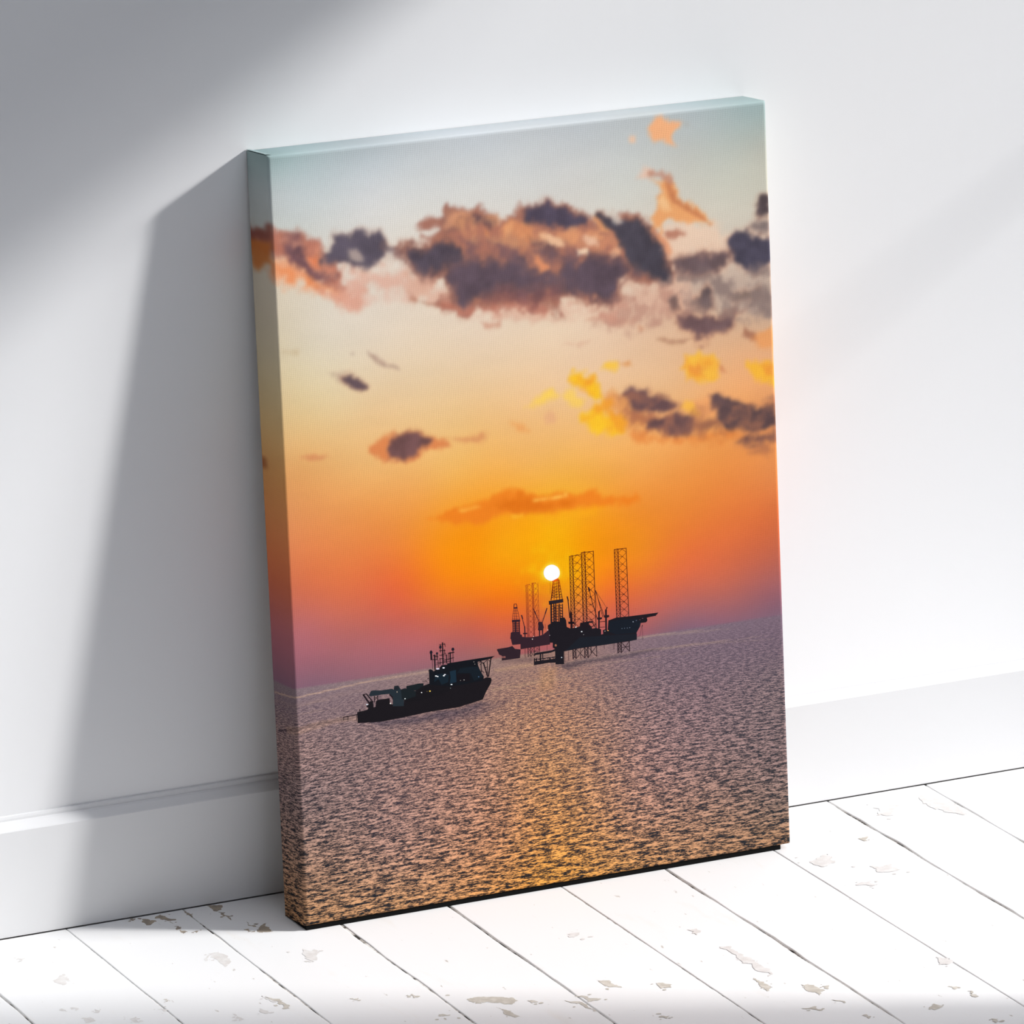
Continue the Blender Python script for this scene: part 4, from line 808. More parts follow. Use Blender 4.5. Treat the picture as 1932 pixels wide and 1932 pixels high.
SHAPES = {
    'ship': (
        '221a20:1483,2417,1479,2212,1490,2211,1494,2416;221a20:1454,2340,1515,2336,1515,2342,1453,2346;221a20:1455,2397,1518,2395,1518,2399,1454,2400;221a20:15'
        '01,2411,1515,2372,1519,2373,1504,2411;221a20:1450,2267,1499,2264,1499,2269,1450,2272;221a20:1463,2405,1461,2325,1466,2325,1468,2404;221a20:1473,2302,1'
        '522,2303,1522,2308,1472,2307;221a20:1501,2350,1505,2307,1510,2307,1506,2350;221a20:1399,2315,1396,2174,1407,2173,1411,2313;221a20:1362,2271,1431,2263,'
        '1431,2268,1362,2276;221a20:1378,2272,1377,2185,1380,2184,1381,2272;221a20:1425,2319,1425,2262,1432,2261,1433,2318;221a20:1363,2331,1363,2270,1380,2268'
        ',1379,2329;221a20:1389,2305,1437,2287,1440,2293,1391,2312;221a20:1556,2316,1554,2217,1564,2216,1567,2314;221a20:1488,2247,1597,2256,1595,2262,1487,225'
        '3;221a20:1519,2298,1517,2218,1525,2217,1527,2297;221a20:1588,2327,1585,2223,1589,2222,1592,2326;221a20:1544,2302,1603,2305,1601,2314,1542,2311;221a20:'
        '1419,2233,1560,2227,1560,2231,1419,2237;221a20:1411,2217,1528,2241,1527,2244,1410,2220;221a20:1435,2260,1436,2191,1439,2191,1439,2260;221a20:1456,2273'
        ',1453,2212,1457,2211,1460,2272;221a20:1541,2314,1542,2230,1545,2230,1545,2314;221a20:1451,2302,1492,2289,1493,2292,1452,2306;221a20:1490,2289,1530,229'
        '0,1529,2293,1490,2292;221a20:1932,2034,1895,2174,1884,2173,1922,2032;221a20:1940,2034,1973,2206,1963,2208,1930,2037;221a20:1928,2046,1932,2191,1927,21'
        '91,1923,2046;221a20:1869,2085,1869,2192,1862,2193,1862,2086;221a20:1833,2188,1980,2201,1978,2211,1831,2198;221a20:1841,2171,1869,2190,1865,2194,1838,2'
        '175;221a20:1891,2161,1927,2191,1924,2195,1887,2164;221a20:1891,2164,1864,2194,1860,2192,1887,2161;221a20:1959,2177,1934,2198,1931,2195,1956,2174;221a2'
        '0:1902,2122,1931,2123,1930,2127,1902,2127;221a20:1852,2154,1874,2167,1871,2170,1850,2158;221a20:1868,2103,1891,2073,1895,2075,1871,2105;221a20:469,186'
        '5,612,1868,611,1875,468,1872;221a20:473,1868,472,1837,475,1837,476,1868;221a20:515,1872,513,1831,518,1831,520,1871;221a20:602,1870,599,1816,603,1815,6'
        '06,1870;221a20:634,1921,634,1891,640,1890,640,1920;221a20:630,1908,645,1908,644,1912,630,1912;221a20:1272,2084,1313,2084,1313,2087,1271,2087;221a20:13'
        '03,2083,1323,2069,1325,2071,1305,2085;221a20:1324,2112,1325,2100,1332,2100,1331,2111;221a20:671,2046,738,1940,751,1946,684,2052;221a20:707,2047,769,19'
        '60,777,1964,715,2051;221a20:675,2042,716,2047,714,2053,674,2049;221a20:783,2019,783,1960,790,1960,790,2018;221a20:817,2019,816,1975,823,1974,824,2018;'
        '221a20:786,2016,817,1981,820,1983,788,2018;221a20:789,1982,820,2011,817,2014,786,1984;221a20:958,1988,975,1936,982,1937,965,1989;221a20:934,2011,961,1'
        '977,970,1983,943,2017;1f1d2a:1385,2338,1382,2330,1377,2324,1370,2323,1363,2326,1358,2333,1357,2342,1359,2351,1364,2356,1372,2358,1378,2354,1383,2347;1'
        'f1d2a:1604,2336,1602,2329,1596,2324,1589,2323,1582,2326,1577,2332,1576,2340,1578,2347,1583,2352,1591,2353,1597,2350,1602,2344;1f1d2a:1439,2321,1438,23'
        '15,1434,2312,1429,2311,1424,2313,1420,2318,1419,2323,1421,2329,1425,2333,1430,2333,1435,2331,1438,2327;1f1d2a:1477,2374,1475,2366,1471,2361,1465,2360,'
        '1459,2363,1455,2369,1454,2377,1456,2385,1461,2390,1467,2392,1472,2389,1476,2382;1c191d:611,1894,703,1902,720,1909,722,1921,703,1930,713,1945,732,1950,'
        '740,1978,764,1975,775,1943,773,1914,794,1916,801,1969,830,1979,937,1977,938,1923,966,1915,1072,1889,1083,1944,1195,1959,1334,2008,1533,2018,1740,2011,'
        '1882,2025,1916,2032,1957,2022,1965,2002,1955,1971,1901,1896,1867,1832,1622,1797,1331,1796,1001,1779,836,1774,612,1794;262f36:734,2031,757,2071,785,207'
        '2,850,2061,965,2060,983,2050,990,2083,1029,2081,1053,2040,1059,1955,1079,1941,1073,1885,965,1899,971,1982,940,2018,848,2022,750,2021;21252b:989,2072,1'
        '007,2080,1029,2080,1039,2050,1014,2038,989,2049;1c2226:1053,2040,1096,2047,1108,2040,1210,2002,1195,1955,1091,1939,1057,1952;1c2226:1110,2065,1238,207'
        '1,1280,2066,1280,2027,1202,2011,1108,2024;1a181c:1202,2011,1286,2045,1340,2056,1534,2040,1590,2002,1505,1953,1255,1912,1090,1920,1091,1939,1195,1957;1'
        '5181e:1342,2174,1329,2170,1349,2187,1375,2177,1387,2160,1408,2173,1437,2176,1472,2208,1535,2204,1824,2198,1838,2143,1854,2102,1888,2042,1877,2007,1611'
        ',1999,1532,2002,1340,2045;15171d:1526,2216,1767,2218,2008,2218,1974,2203,1832,2193,1835,2149,1681,2163,1532,2163;18242e:1402,2128,1472,2129,1537,2109,'
        '1527,2041,1459,2028,1433,2085,1386,2061;1b2d3b:1547,2138,1609,2144,1610,2031,1542,2028,1553,2083;171f27:1656,2153,1772,2152,1838,2139,1883,2044,1790,2'
        '015,1752,2094,1621,2116;19161b:1616,2104,1744,2091,1747,2019,1612,2031;f0e6ff:1447,2176,1441,2173,1429,2173,1416,2176,1411,2181,1416,2185,1429,2185,14'
        '42,2181;f4f4ff:1500,2179,1496,2175,1487,2174,1479,2177,1475,2182,1479,2186,1488,2186,1497,2183;ffffff:1419,2115,1416,2111,1408,2111,1401,2113,1398,211'
        '8,1401,2121,1409,2121,1416,2119;ffffff:1433,2107,1430,2104,1424,2104,1419,2106,1416,2110,1419,2112,1425,2113,1431,2111;f4f6ff:1507,2115,1504,2112,1497'
        ',2112,1490,2114,1487,2118,1490,2121,1497,2121,1504,2119;ffffff:1496,2106,1493,2103,1486,2102,1479,2105,1476,2109,1479,2112,1486,2113,1493,2110;f2f8ff:'
        '1569,2015,1566,2011,1559,2011,1552,2013,1549,2017,1552,2021,1560,2021,1566,2019;ffffff:1263,1983,1261,1980,1256,1980,1252,1982,1250,1985,1252,1988,125'
        '7,1989,1261,1987;f6ffff:1096,1950,1093,1947,1089,1946,1084,1948,1083,1952,1085,1955,1089,1956,1094,1954;fffaf0:950,1927,947,1923,942,1923,937,1925,935'
        ',1929,937,1932,943,1933,948,1931;d8dce4:724,1950,720,1947,711,1946,702,1949,698,1954,702,1957,712,1957,721,1954;ffd964:1349,1984,1346,1980,1341,1979,1'
        '335,1982,1333,1986,1335,1990,1341,1991,1347,1989;e8e8e0:1691,2039,1689,2037,1687,2037,1684,2038,1683,2041,1684,2043,1687,2043,1690,2042;a8a8a0:1655,20'
        '40,1654,2038,1652,2037,1649,2039,1648,2041,1650,2043,1652,2043,1654,2042;5a7aa0:1840,2047,1839,2044,1835,2044,1832,2045,1830,2049,1832,2052,1835,2053,'
        '1839,2051;b0a090:1017,2024,1016,2019,1013,2017,1010,2019,1009,2025,1010,2030,1013,2032,1016,2029;cfc0b0:1797,2193,1796,2191,1794,2190,1791,2191,1791,2'
        '194,1792,2196,1794,2196,1796,2195;b0a8a0:1806,2170,1805,2168,1802,2168,1799,2169,1798,2171,1799,2173,1802,2174,1805,2172;90a0a0:1551,1983,1550,1981,15'
        '48,1980,1545,1981,1544,1984,1546,1986,1548,1986,1550,1985;807040:1316,1986,1315,1984,1313,1983,1310,1984,1309,1987,1311,1989,1313,1989,1315,1988'),
    'front_rig': (
        '743216:2803,3037,2801,2904,2807,2903,2809,3036;642d19:2801,2904,2799,2770,2805,2770,2807,2903;54281c:2799,2770,2797,2637,2803,2636,2805,2770;44231f:27'
        '97,2637,2795,2503,2801,2503,2803,2636;341e22:2795,2503,2793,2370,2799,2369,2801,2503;743216:2834,3042,2833,2908,2841,2907,2841,3042;642d19:2833,2908,2'
        '833,2773,2840,2772,2841,2907;54281c:2833,2773,2832,2638,2840,2637,2840,2772;44231f:2832,2638,2832,2503,2840,2502,2840,2637;341e22:2832,2503,2832,2368,'
        '2839,2367,2840,2502;743216:2924,3055,2923,2918,2930,2917,2932,3054;642d19:2923,2918,2921,2781,2929,2780,2930,2917;54281c:2921,2781,2919,2644,2927,2643'
        ',2929,2780;44231f:2919,2644,2918,2506,2926,2505,2927,2643;341e22:2918,2506,2916,2369,2924,2368,2926,2505;743216:2960,3061,2959,2922,2967,2921,2968,306'
        '0;642d19:2959,2922,2957,2784,2966,2783,2967,2921;54281c:2957,2784,2956,2645,2965,2644,2966,2783;44231f:2956,2645,2955,2506,2963,2505,2965,2644;341e22:'
        '2955,2506,2954,2367,2962,2366,2963,2505;743216:3048,3056,3047,2910,3054,2910,3055,3055;642d19:3047,2910,3047,2765,3054,2764,3054,2910;54281c:3047,2765'
        ',3047,2620,3054,2619,3054,2764;44231f:3047,2620,3046,2474,3053,2473,3054,2619;341e22:3046,2474,3046,2328,3053,2328,3053,2473;743216:3262,3040,3262,291'
        '3,3269,2912,3269,3039;642d19:3262,2913,3261,2785,3268,2785,3269,2912;54281c:3261,2785,3261,2658,3268,2657,3268,2785;44231f:3261,2658,3261,2530,3268,25'
        '29,3268,2657;341e22:3261,2530,3260,2402,3267,2401,3268,2529;743216:3300,3043,3299,2915,3308,2914,3308,3042;642d19:3299,2915,3299,2787,3307,2786,3308,2'
        '914;54281c:3299,2787,3299,2659,3307,2659,3307,2786;44231f:3299,2659,3298,2531,3307,2530,3307,2659;341e22:3298,2531,3298,2403,3306,2402,3307,2530;74321'
        '6:3385,3038,3385,2910,3392,2909,3392,3037;642d19:3385,2910,3385,2781,3392,2780,3392,2909;54281c:3385,2781,3385,2652,3392,2652,3392,2780;44231f:3385,26'
        '52,3385,2523,3392,2523,3392,2652;341e22:3385,2523,3385,2395,3392,2394,3392,2523;7a3314:2805,3035,2836,3005,2839,3007,2807,3037;7a3314:2836,3043,2804,3'
        '002,2807,3000,2839,3041;7a3314:2807,3035,2838,3040,2837,3043,2806,3038;763215:2805,3000,2836,2970,2838,2972,2807,3002;763215:2836,3007,2804,2967,2807,'
        '2965,2839,3005;763215:2806,3000,2838,3005,2837,3008,2805,3003;713116:2804,2965,2836,2935,2838,2937,2806,2967;713116:2836,2972,2803,2932,2806,2930,2839'
        ',2970;713116:2806,2965,2838,2969,2837,2973,2805,2968;6d3017:2803,2930,2836,2899,2838,2901,2806,2932;6d3017:2836,2937,2803,2897,2806,2895,2839,2935;6d3'
        '017:2805,2930,2838,2934,2837,2937,2804,2933;692e18:2803,2895,2836,2864,2838,2866,2805,2897;692e18:2836,2901,2802,2862,2805,2860,2838,2899;692e18:2805,'
        '2895,2837,2899,2837,2902,2804,2898;652d19:2802,2860,2836,2828,2838,2830,2805,2862;652d19:2836,2866,2802,2827,2805,2825,2838,2864;652d19:2804,2860,2837'
        ',2863,2837,2866,2803,2863;612c19:2802,2825,2836,2793,2838,2795,2804,2827;612c19:2835,2830,2801,2792,2804,2790,2838,2828;612c19:2803,2825,2837,2828,283'
        '6,2831,2803,2828;5c2b1a:2801,2790,2835,2757,2838,2759,2804,2792;5c2b1a:2835,2795,2801,2757,2803,2755,2838,2793;5c2b1a:2803,2789,2837,2792,2836,2795,28'
        '02,2793;58291b:2801,2755,2835,2722,2838,2724,2803,2757;58291b:2835,2759,2800,2722,2803,2720,2838,2757;58291b:2802,2754,2837,2757,2836,2760,2802,2758;5'
        '4281c:2800,2720,2835,2686,2838,2688,2803,2722;54281c:2835,2724,2800,2687,2802,2685,2838,2722;54281c:2802,2719,2837,2721,2836,2724,2801,2722;50271d:280'
        '0,2685,2835,2651,2838,2653,2802,2687;50271d:2835,2688,2799,2652,2802,2649,2838,2686;50271d:2801,2684,2837,2686,2836,2689,2801,2687;4c251e:2799,2650,28'
        '35,2615,2837,2617,2802,2652;4c251e:2835,2653,2799,2617,2801,2614,2838,2650;4c251e:2801,2649,2837,2650,2836,2653,2800,2652;47241f:2799,2614,2835,2580,2'
        '837,2582,2801,2617;47241f:2835,2617,2798,2582,2801,2579,2838,2615;47241f:2800,2614,2836,2615,2836,2618,2800,2617;43231f:2798,2579,2835,2544,2837,2546,'
        '2801,2581;43231f:2835,2582,2798,2546,2800,2544,2837,2579;43231f:2800,2579,2836,2579,2836,2582,2799,2582;3f2220:2798,2544,2835,2508,2837,2511,2800,2546'
        ';3f2220:2835,2546,2797,2511,2800,2509,2837,2544;3f2220:2799,2544,2836,2543,2836,2547,2799,2547;3b2021:2797,2509,2835,2473,2837,2475,2799,2511;3b2021:2'
        '835,2511,2796,2476,2799,2474,2837,2508;3b2021:2798,2508,2836,2508,2836,2511,2798,2512;371f22:2797,2474,2834,2437,2837,2439,2799,2476;371f22:2835,2475,'
        '2796,2441,2799,2438,2837,2473;371f22:2798,2473,2836,2472,2836,2476,2798,2476;321e23:2796,2439,2834,2402,2837,2404,2798,2441;321e23:2834,2440,2795,2406'
        ',2798,2403,2837,2437;321e23:2797,2438,2836,2437,2836,2440,2797,2441;2e1d24:2795,2403,2834,2366,2837,2368,2798,2406;2e1d24:2834,2404,2795,2371,2797,236'
        '8,2837,2401;2e1d24:2797,2403,2836,2401,2835,2404,2797,2406;773215:2839,2997,2884,3040,2881,3042,2836,2999;773215:2928,3011,2884,3042,2882,3040,2926,30'
        '09;773215:2836,2997,2881,2965,2883,2968,2838,2999;773215:2926,3011,2881,2968,2883,2965,2929,3009;773215:2838,3034,2894,3041,2893,3044,2837,3037;6e3017'
        ':2838,2923,2883,2965,2881,2968,2836,2925;6e3017:2928,2936,2883,2968,2881,2965,2926,2933;6e3017:2836,2923,2881,2891,2883,2893,2838,2925;6e3017:2925,293'
        '6,2880,2893,2883,2891,2928,2933;6e3017:2838,2959,2893,2966,2892,2969,2837,2963;652d19:2838,2849,2883,2891,2880,2893,2836,2851;652d19:2927,2860,2883,28'
        '93,2881,2891,2925,2858;652d19:2836,2849,2880,2816,2882,2818,2838,2851;652d19:2924,2860,2880,2818,2882,2816,2927,2858;652d19:2837,2885,2893,2891,2892,2'
        '895,2837,2889;5c2b1a:2838,2775,2882,2816,2880,2818,2835,2777;5c2b1a:2926,2785,2882,2818,2880,2816,2924,2782;5c2b1a:2836,2775,2879,2741,2881,2744,2838,'
        '2777;5c2b1a:2924,2785,2879,2744,2882,2741,2926,2783;5c2b1a:2837,2811,2892,2817,2891,2820,2836,2814;54281c:2838,2700,2882,2741,2879,2744,2835,2703;5428'
        '1c:2925,2709,2882,2743,2879,2741,2923,2707;54281c:2835,2700,2879,2666,2881,2669,2837,2703;54281c:2923,2709,2879,2669,2881,2666,2925,2707;54281c:2837,2'
        '737,2891,2742,2891,2745,2836,2740;4b251e:2838,2626,2881,2666,2879,2669,2835,2628;4b251e:2924,2634,2881,2669,2879,2666,2922,2632;4b251e:2835,2626,2878,'
        '2591,2880,2594,2837,2628;4b251e:2922,2634,2878,2594,2881,2591,2924,2632;4b251e:2837,2663,2891,2667,2890,2670,2836,2666;422320:2837,2552,2881,2591,2878'
        ',2594,2835,2554;422320:2923,2558,2880,2594,2878,2591,2921,2556;422320:2835,2552,2878,2517,2880,2519,2837,2554;422320:2921,2558,2878,2519,2880,2516,292'
        '4,2556;422320:2836,2589,2890,2592,2889,2595,2836,2592;392021:2837,2477,2880,2516,2878,2519,2835,2480;392021:2922,2483,2880,2519,2878,2517,2920,2481;39'
        '2021:2835,2478,2877,2442,2879,2444,2837,2480;392021:2920,2483,2877,2444,2880,2442,2923,2481;392021:2836,2514,2889,2517,2889,2520,2836,2517;301d23:2837'
        ',2403,2880,2442,2877,2444,2834,2406;301d23:2922,2407,2879,2444,2877,2442,2919,2405;301d23:2834,2403,2877,2367,2879,2369,2837,2405;301d23:2919,2407,287'
        '6,2369,2879,2367,2922,2405;301d23:2836,2440,2889,2441,2888,2445,2835,2443;7a3314:2927,3053,2963,3023,2965,3025,2929,3055;7a3314:2963,3061,2926,3019,29'
        '29,3017,2966,3059;7a3314:2928,3053,2965,3059,2964,3062,2927,3056;763215:2926,3017,2962,2986,2965,2989,2929,3019;763215:2962,3025,2926,2983,2929,2981,2'
        '965,3023;763215:2928,3017,2964,3022,2963,3025,2927,3020;713116:2926,2981,2962,2950,2964,2952,2928,2983;713116:2962,2989,2925,2947,2928,2945,2965,2986;'
        '713116:2928,2981,2964,2986,2963,2989,2927,2984;6d3017:2926,2945,2962,2913,2964,2916,2928,2947;6d3017:2962,2952,2925,2911,2928,2909,2965,2950;6d3017:29'
        '27,2945,2964,2949,2963,2953,2926,2948;692e18:2925,2909,2961,2877,2964,2879,2927,2911;692e18:2961,2916,2924,2875,2927,2873,2964,2913;692e18:2927,2909,2'
        '963,2913,2962,2916,2926,2912;652d19:2925,2873,2961,2840,2963,2843,2927,2875;652d19:2961,2879,2924,2839,2927,2837,2964,2877;652d19:2926,2872,2963,2876,'
        '2962,2880,2925,2876;612c19:2924,2837,2961,2804,2963,2806,2927,2839;612c19:2961,2843,2924,2803,2926,2801,2964,2840;612c19:2926,2836,2963,2840,2962,2843'
        ',2925,2840;5c2b1a:2924,2801,2960,2767,2963,2770,2926,2803;5c2b1a:2961,2806,2923,2767,2926,2765,2963,2804;5c2b1a:2925,2800,2962,2803,2962,2807,2925,280'
        '4;58291b:2923,2765,2960,2731,2962,2733,2926,2767;58291b:2960,2770,2923,2731,2926,2729,2963,2767;58291b:2925,2764,2962,2767,2961,2770,2924,2767;54281c:'
        '2923,2729,2960,2694,2962,2697,2925,2731;54281c:2960,2733,2922,2695,2925,2692,2963,2731;54281c:2925,2728,2962,2730,2961,2734,2924,2731;50271d:2923,2693'
        ',2959,2658,2962,2660,2925,2695;50271d:2960,2697,2922,2659,2925,2656,2962,2694;50271d:2924,2692,2961,2694,2961,2697,2924,2695;4c251e:2922,2656,2959,262'
        '1,2961,2623,2925,2659;4c251e:2959,2660,2922,2623,2924,2620,2962,2658;4c251e:2924,2656,2961,2657,2960,2661,2923,2659;47241f:2922,2620,2959,2585,2961,25'
        '87,2924,2622;47241f:2959,2624,2921,2586,2924,2584,2962,2621;47241f:2923,2620,2961,2621,2960,2624,2923,2623;43231f:2921,2584,2958,2548,2961,2550,2924,2'
        '586;43231f:2959,2587,2921,2550,2923,2548,2961,2585;43231f:2923,2584,2960,2584,2960,2587,2922,2587;3f2220:2921,2548,2958,2512,2961,2514,2923,2550;3f222'
        '0:2958,2550,2920,2514,2923,2512,2961,2548;3f2220:2922,2548,2960,2548,2959,2551,2922,2551;3b2021:2921,2512,2958,2475,2960,2477,2923,2514;3b2021:2958,25'
        '14,2920,2478,2923,2476,2961,2512;3b2021:2922,2511,2960,2511,2959,2514,2922,2515;371f22:2920,2476,2957,2439,2960,2441,2923,2478;371f22:2958,2477,2920,2'
        '442,2922,2440,2960,2475;371f22:2921,2475,2959,2475,2959,2478,2921,2478;321e23:2920,2440,2957,2402,2960,2404,2922,2442;321e23:2957,2441,2919,2406,2922,'
        '2403,2960,2438;321e23:2921,2439,2959,2438,2959,2441,2921,2442;2e1d24:2919,2404,2957,2365,2959,2367,2922,2406;2e1d24:2957,2404,2919,2370,2921,2367,2960'
        ',2402;2e1d24:2921,2403,2959,2401,2958,2405,2920,2406;773315:2965,3018,3009,3049,3006,3052,2963,3020;773315:3052,3013,3009,3052,3006,3050,3050,3011;773'
        '315:2963,3018,3006,2979,3008,2982,2965,3020;773315:3050,3013,3006,2982,3008,2979,3052,3011;773315:2964,3052,3018,3048,3018,3052,2964,3055;6f3017:2964,'
        '2949,3008,2979,3006,2982,2962,2952;6f3017:3052,2941,3008,2982,3006,2979,3050,2939;6f3017:2962,2949,3006,2909,3008,2911,2964,2952;6f3017:3050,2942,3006'
        ',2912,3008,2909,3052,2939;6f3017:2963,2983,3018,2978,3018,2981,2963,2986;672e18:2964,2881,3008,2909,3006,2912,2961,2883;672e18:3052,2869,3008,2911,300'
        '6,2909,3050,2867;672e18:2961,2881,3005,2839,3008,2841,2964,2883;672e18:3050,2870,3005,2841,3008,2839,3052,2867;672e18:2963,2915,3017,2907,3017,2910,29'
        '63,2918;5f2b1a:2963,2812,3008,2839,3005,2841,2961,2815;5f2b1a:3052,2797,3008,2841,3005,2839,3049,2795;5f2b1a:2961,2812,3005,2769,3007,2771,2963,2814;5'
        'f2b1a:3050,2798,3005,2771,3007,2768,3052,2795;5f2b1a:2962,2846,3017,2837,3017,2840,2962,2849;58291b:2962,2743,3007,2768,3005,2771,2960,2746;58291b:305'
        '2,2725,3007,2771,3005,2769,3049,2723;58291b:2960,2744,3004,2698,3007,2700,2963,2746;58291b:3049,2726,3005,2701,3007,2698,3051,2723;58291b:2961,2777,30'
        '17,2766,3017,2769,2962,2781;50271d:2962,2675,3007,2698,3005,2701,2960,2677;50271d:3052,2653,3007,2700,3004,2698,3049,2652;50271d:2959,2675,3004,2628,3'
        '007,2630,2962,2677;50271d:3049,2654,3004,2630,3006,2628,3051,2651;50271d:2961,2709,3016,2695,3017,2698,2961,2712;48241e:2961,2606,3006,2628,3004,2630,'
        '2959,2609;48241e:3051,2581,3007,2630,3004,2628,3049,2579;48241e:2959,2606,3004,2558,3006,2560,2961,2608;48241e:3049,2582,3004,2560,3006,2557,3051,2579'
        ';48241e:2960,2640,3016,2624,3016,2628,2961,2643;402220:2960,2537,3006,2557,3004,2560,2959,2540;402220:3051,2509,3006,2560,3004,2558,3049,2507;402220:2'
        '958,2537,3003,2487,3006,2489,2961,2539;402220:3049,2510,3004,2490,3005,2487,3051,2507;402220:2959,2571,3015,2554,3016,2557,2960,2574;382022:2960,2468,'
        '3005,2487,3004,2490,2958,2471;382022:3051,2437,3006,2489,3003,2487,3049,2435;382022:2958,2469,3003,2417,3006,2419,2960,2471;382022:3049,2438,3003,2419'
        ',3005,2416,3051,2435;382022:2959,2503,3015,2483,3016,2486,2960,2506;301d23:2959,2399,3005,2416,3003,2419,2958,2402;301d23:3051,2365,3006,2419,3003,241'
        '7,3048,2363;301d23:2957,2400,3002,2346,3005,2348,2960,2402;301d23:3049,2366,3003,2349,3005,2346,3050,2363;301d23:2958,2434,3015,2412,3016,2415,2959,24'
        '37;7a3314:3265,3039,3303,3006,3305,3008,3267,3041;7a3314:3303,3044,3264,3006,3267,3003,3305,3041;7a3314:3266,3038,3304,3041,3304,3044,3265,3041;753215'
        ':3265,3003,3303,2970,3305,2973,3267,3006;753215:3303,3008,3264,2970,3267,2968,3305,3006;753215:3266,3003,3304,3005,3304,3009,3265,3006;713116:3264,296'
        '8,3303,2935,3305,2937,3267,2970;713116:3303,2973,3264,2935,3267,2932,3305,2970;713116:3266,2967,3304,2970,3304,2973,3265,2971;6c2f17:3264,2933,3302,28'
        '99,3305,2902,3267,2935;6c2f17:3302,2937,3264,2899,3267,2897,3305,2935;6c2f17:3266,2932,3304,2934,3303,2938,3265,2935;682e18:3264,2897,3302,2864,3305,2'
        '866,3266,2899;682e18:3302,2902,3264,2864,3267,2862,3305,2899;682e18:3266,2897,3304,2899,3303,2902,3265,2900;642d19:3264,2862,3302,2828,3305,2831,3266,'
        '2864;642d19:3302,2866,3264,2829,3266,2826,3305,2864;642d19:3266,2861,3304,2863,3303,2867,3265,2864;5f2b1a:3264,2826,3302,2793,3304,2795,3266,2828;5f2b'
        '1a:3302,2831,3264,2793,3266,2791,3305,2828;5f2b1a:3265,2826,3304,2828,3303,2831,3265,2829;5b2a1b:3264,2791,3302,2757,3304,2760,3266,2793;5b2a1b:3302,2'
        '795,3264,2758,3266,2755,3305,2793;5b2a1b:3265,2790,3304,2792,3303,2796,3265,2794;56291c:3264,2755,3302,2722,3304,2724,3266,2758;56291c:3302,2760,3263,'
        '2722,3266,2720,3305,2757;56291c:3265,2755,3303,2757,3303,2760,3265,2758;52271c:3264,2720,3302,2686,3304,2689,3266,2722;52271c:3302,2724,3263,2687,3266'
        ',2684,3304,2722;52271c:3265,2719,3303,2721,3303,2725,3264,2723;4d261d:3263,2684,3302,2651,3304,2653,3266,2687;4d261d:3302,2689,3263,2651,3266,2649,330'
        '4,2686;4d261d:3265,2684,3303,2686,3303,2689,3264,2687;49251e:3263,2649,3302,2615,3304,2617,3266,2651;49251e:3301,2653,3263,2616,3266,2613,3304,2651;49'
        '251e:3265,2649,3303,2650,3303,2653,3264,2652;44231f:3263,2614,3301,2580,3304,2582,3266,2616;44231f:3301,2617,3263,2580,3266,2578,3304,2615;44231f:3265'
        ',2613,3303,2615,3302,2618,3264,2616;402220:3263,2578,3301,2544,3304,2546,3265,2580;402220:3301,2582,3263,2545,3265,2542,3304,2580;402220:3265,2578,330'
        '3,2579,3302,2582,3264,2581;3c2121:3263,2543,3301,2508,3304,2511,3265,2545;3c2121:3301,2546,3263,2509,3265,2507,3304,2544;3c2121:3264,2542,3303,2544,33'
        '02,2547,3264,2545;371f22:3263,2507,3301,2473,3303,2475,3265,2509;371f22:3301,2511,3263,2474,3265,2471,3304,2508;371f22:3264,2507,3303,2508,3302,2511,3'
        '264,2510;331e23:3263,2472,3301,2437,3303,2439,3265,2474;331e23:3301,2475,3262,2438,3265,2436,3304,2473;331e23:3264,2471,3303,2472,3302,2476,3264,2474;'
        '2e1d24:3263,2436,3301,2402,3303,2404,3265,2438;2e1d24:3301,2440,3262,2403,3265,2400,3303,2437;2e1d24:3264,2435,3302,2437,3302,2440,3264,2439;773215:33'
        '05,3000,3348,3032,3345,3035,3303,3002;773215:3390,2997,3348,3035,3345,3033,3388,2995;773215:3303,3000,3345,2962,3347,2964,3305,3002;773215:3388,2997,3'
        '345,2965,3348,2962,3390,2995;773215:3304,3034,3357,3032,3357,3035,3304,3038;6e3017:3305,2929,3347,2962,3345,2965,3303,2932;6e3017:3390,2926,3347,2964,'
        '3345,2962,3388,2924;6e3017:3303,2930,3345,2892,3347,2894,3305,2932;6e3017:3388,2927,3345,2894,3347,2892,3390,2924;6e3017:3304,2964,3357,2961,3356,2964'
        ',3304,2967;652d19:3305,2859,3347,2891,3345,2894,3302,2862;652d19:3390,2856,3347,2894,3345,2892,3387,2854;652d19:3302,2859,3345,2821,3347,2823,3305,286'
        '2;652d19:3387,2856,3345,2824,3347,2821,3390,2853;652d19:3304,2894,3356,2891,3356,2894,3304,2897;5c2b1a:3304,2789,3347,2821,3345,2824,3302,2791;5c2b1a:'
        '3390,2785,3347,2823,3345,2821,3387,2783;5c2b1a:3302,2789,3345,2751,3347,2753,3304,2791;5c2b1a:3387,2785,3345,2753,3347,2750,3390,2783;5c2b1a:3303,2824'
        ',3356,2820,3356,2823,3303,2827;54281c:3304,2718,3347,2750,3345,2753,3302,2721;54281c:3390,2714,3347,2753,3345,2751,3387,2712;54281c:3302,2719,3345,268'
        '0,3347,2682,3304,2721;54281c:3387,2714,3345,2682,3347,2680,3390,2712;54281c:3303,2753,3356,2749,3356,2753,3303,2757;4b251e:3304,2648,3347,2680,3345,26'
        '82,3302,2651;4b251e:3390,2643,3347,2682,3345,2680,3387,2641;4b251e:3302,2648,3344,2609,3347,2612,3304,2650;4b251e:3387,2644,3344,2612,3347,2609,3390,2'
        '641;4b251e:3303,2683,3356,2679,3356,2682,3303,2686;422320:3304,2578,3347,2609,3344,2612,3301,2580;422320:3390,2573,3347,2612,3344,2609,3387,2570;42232'
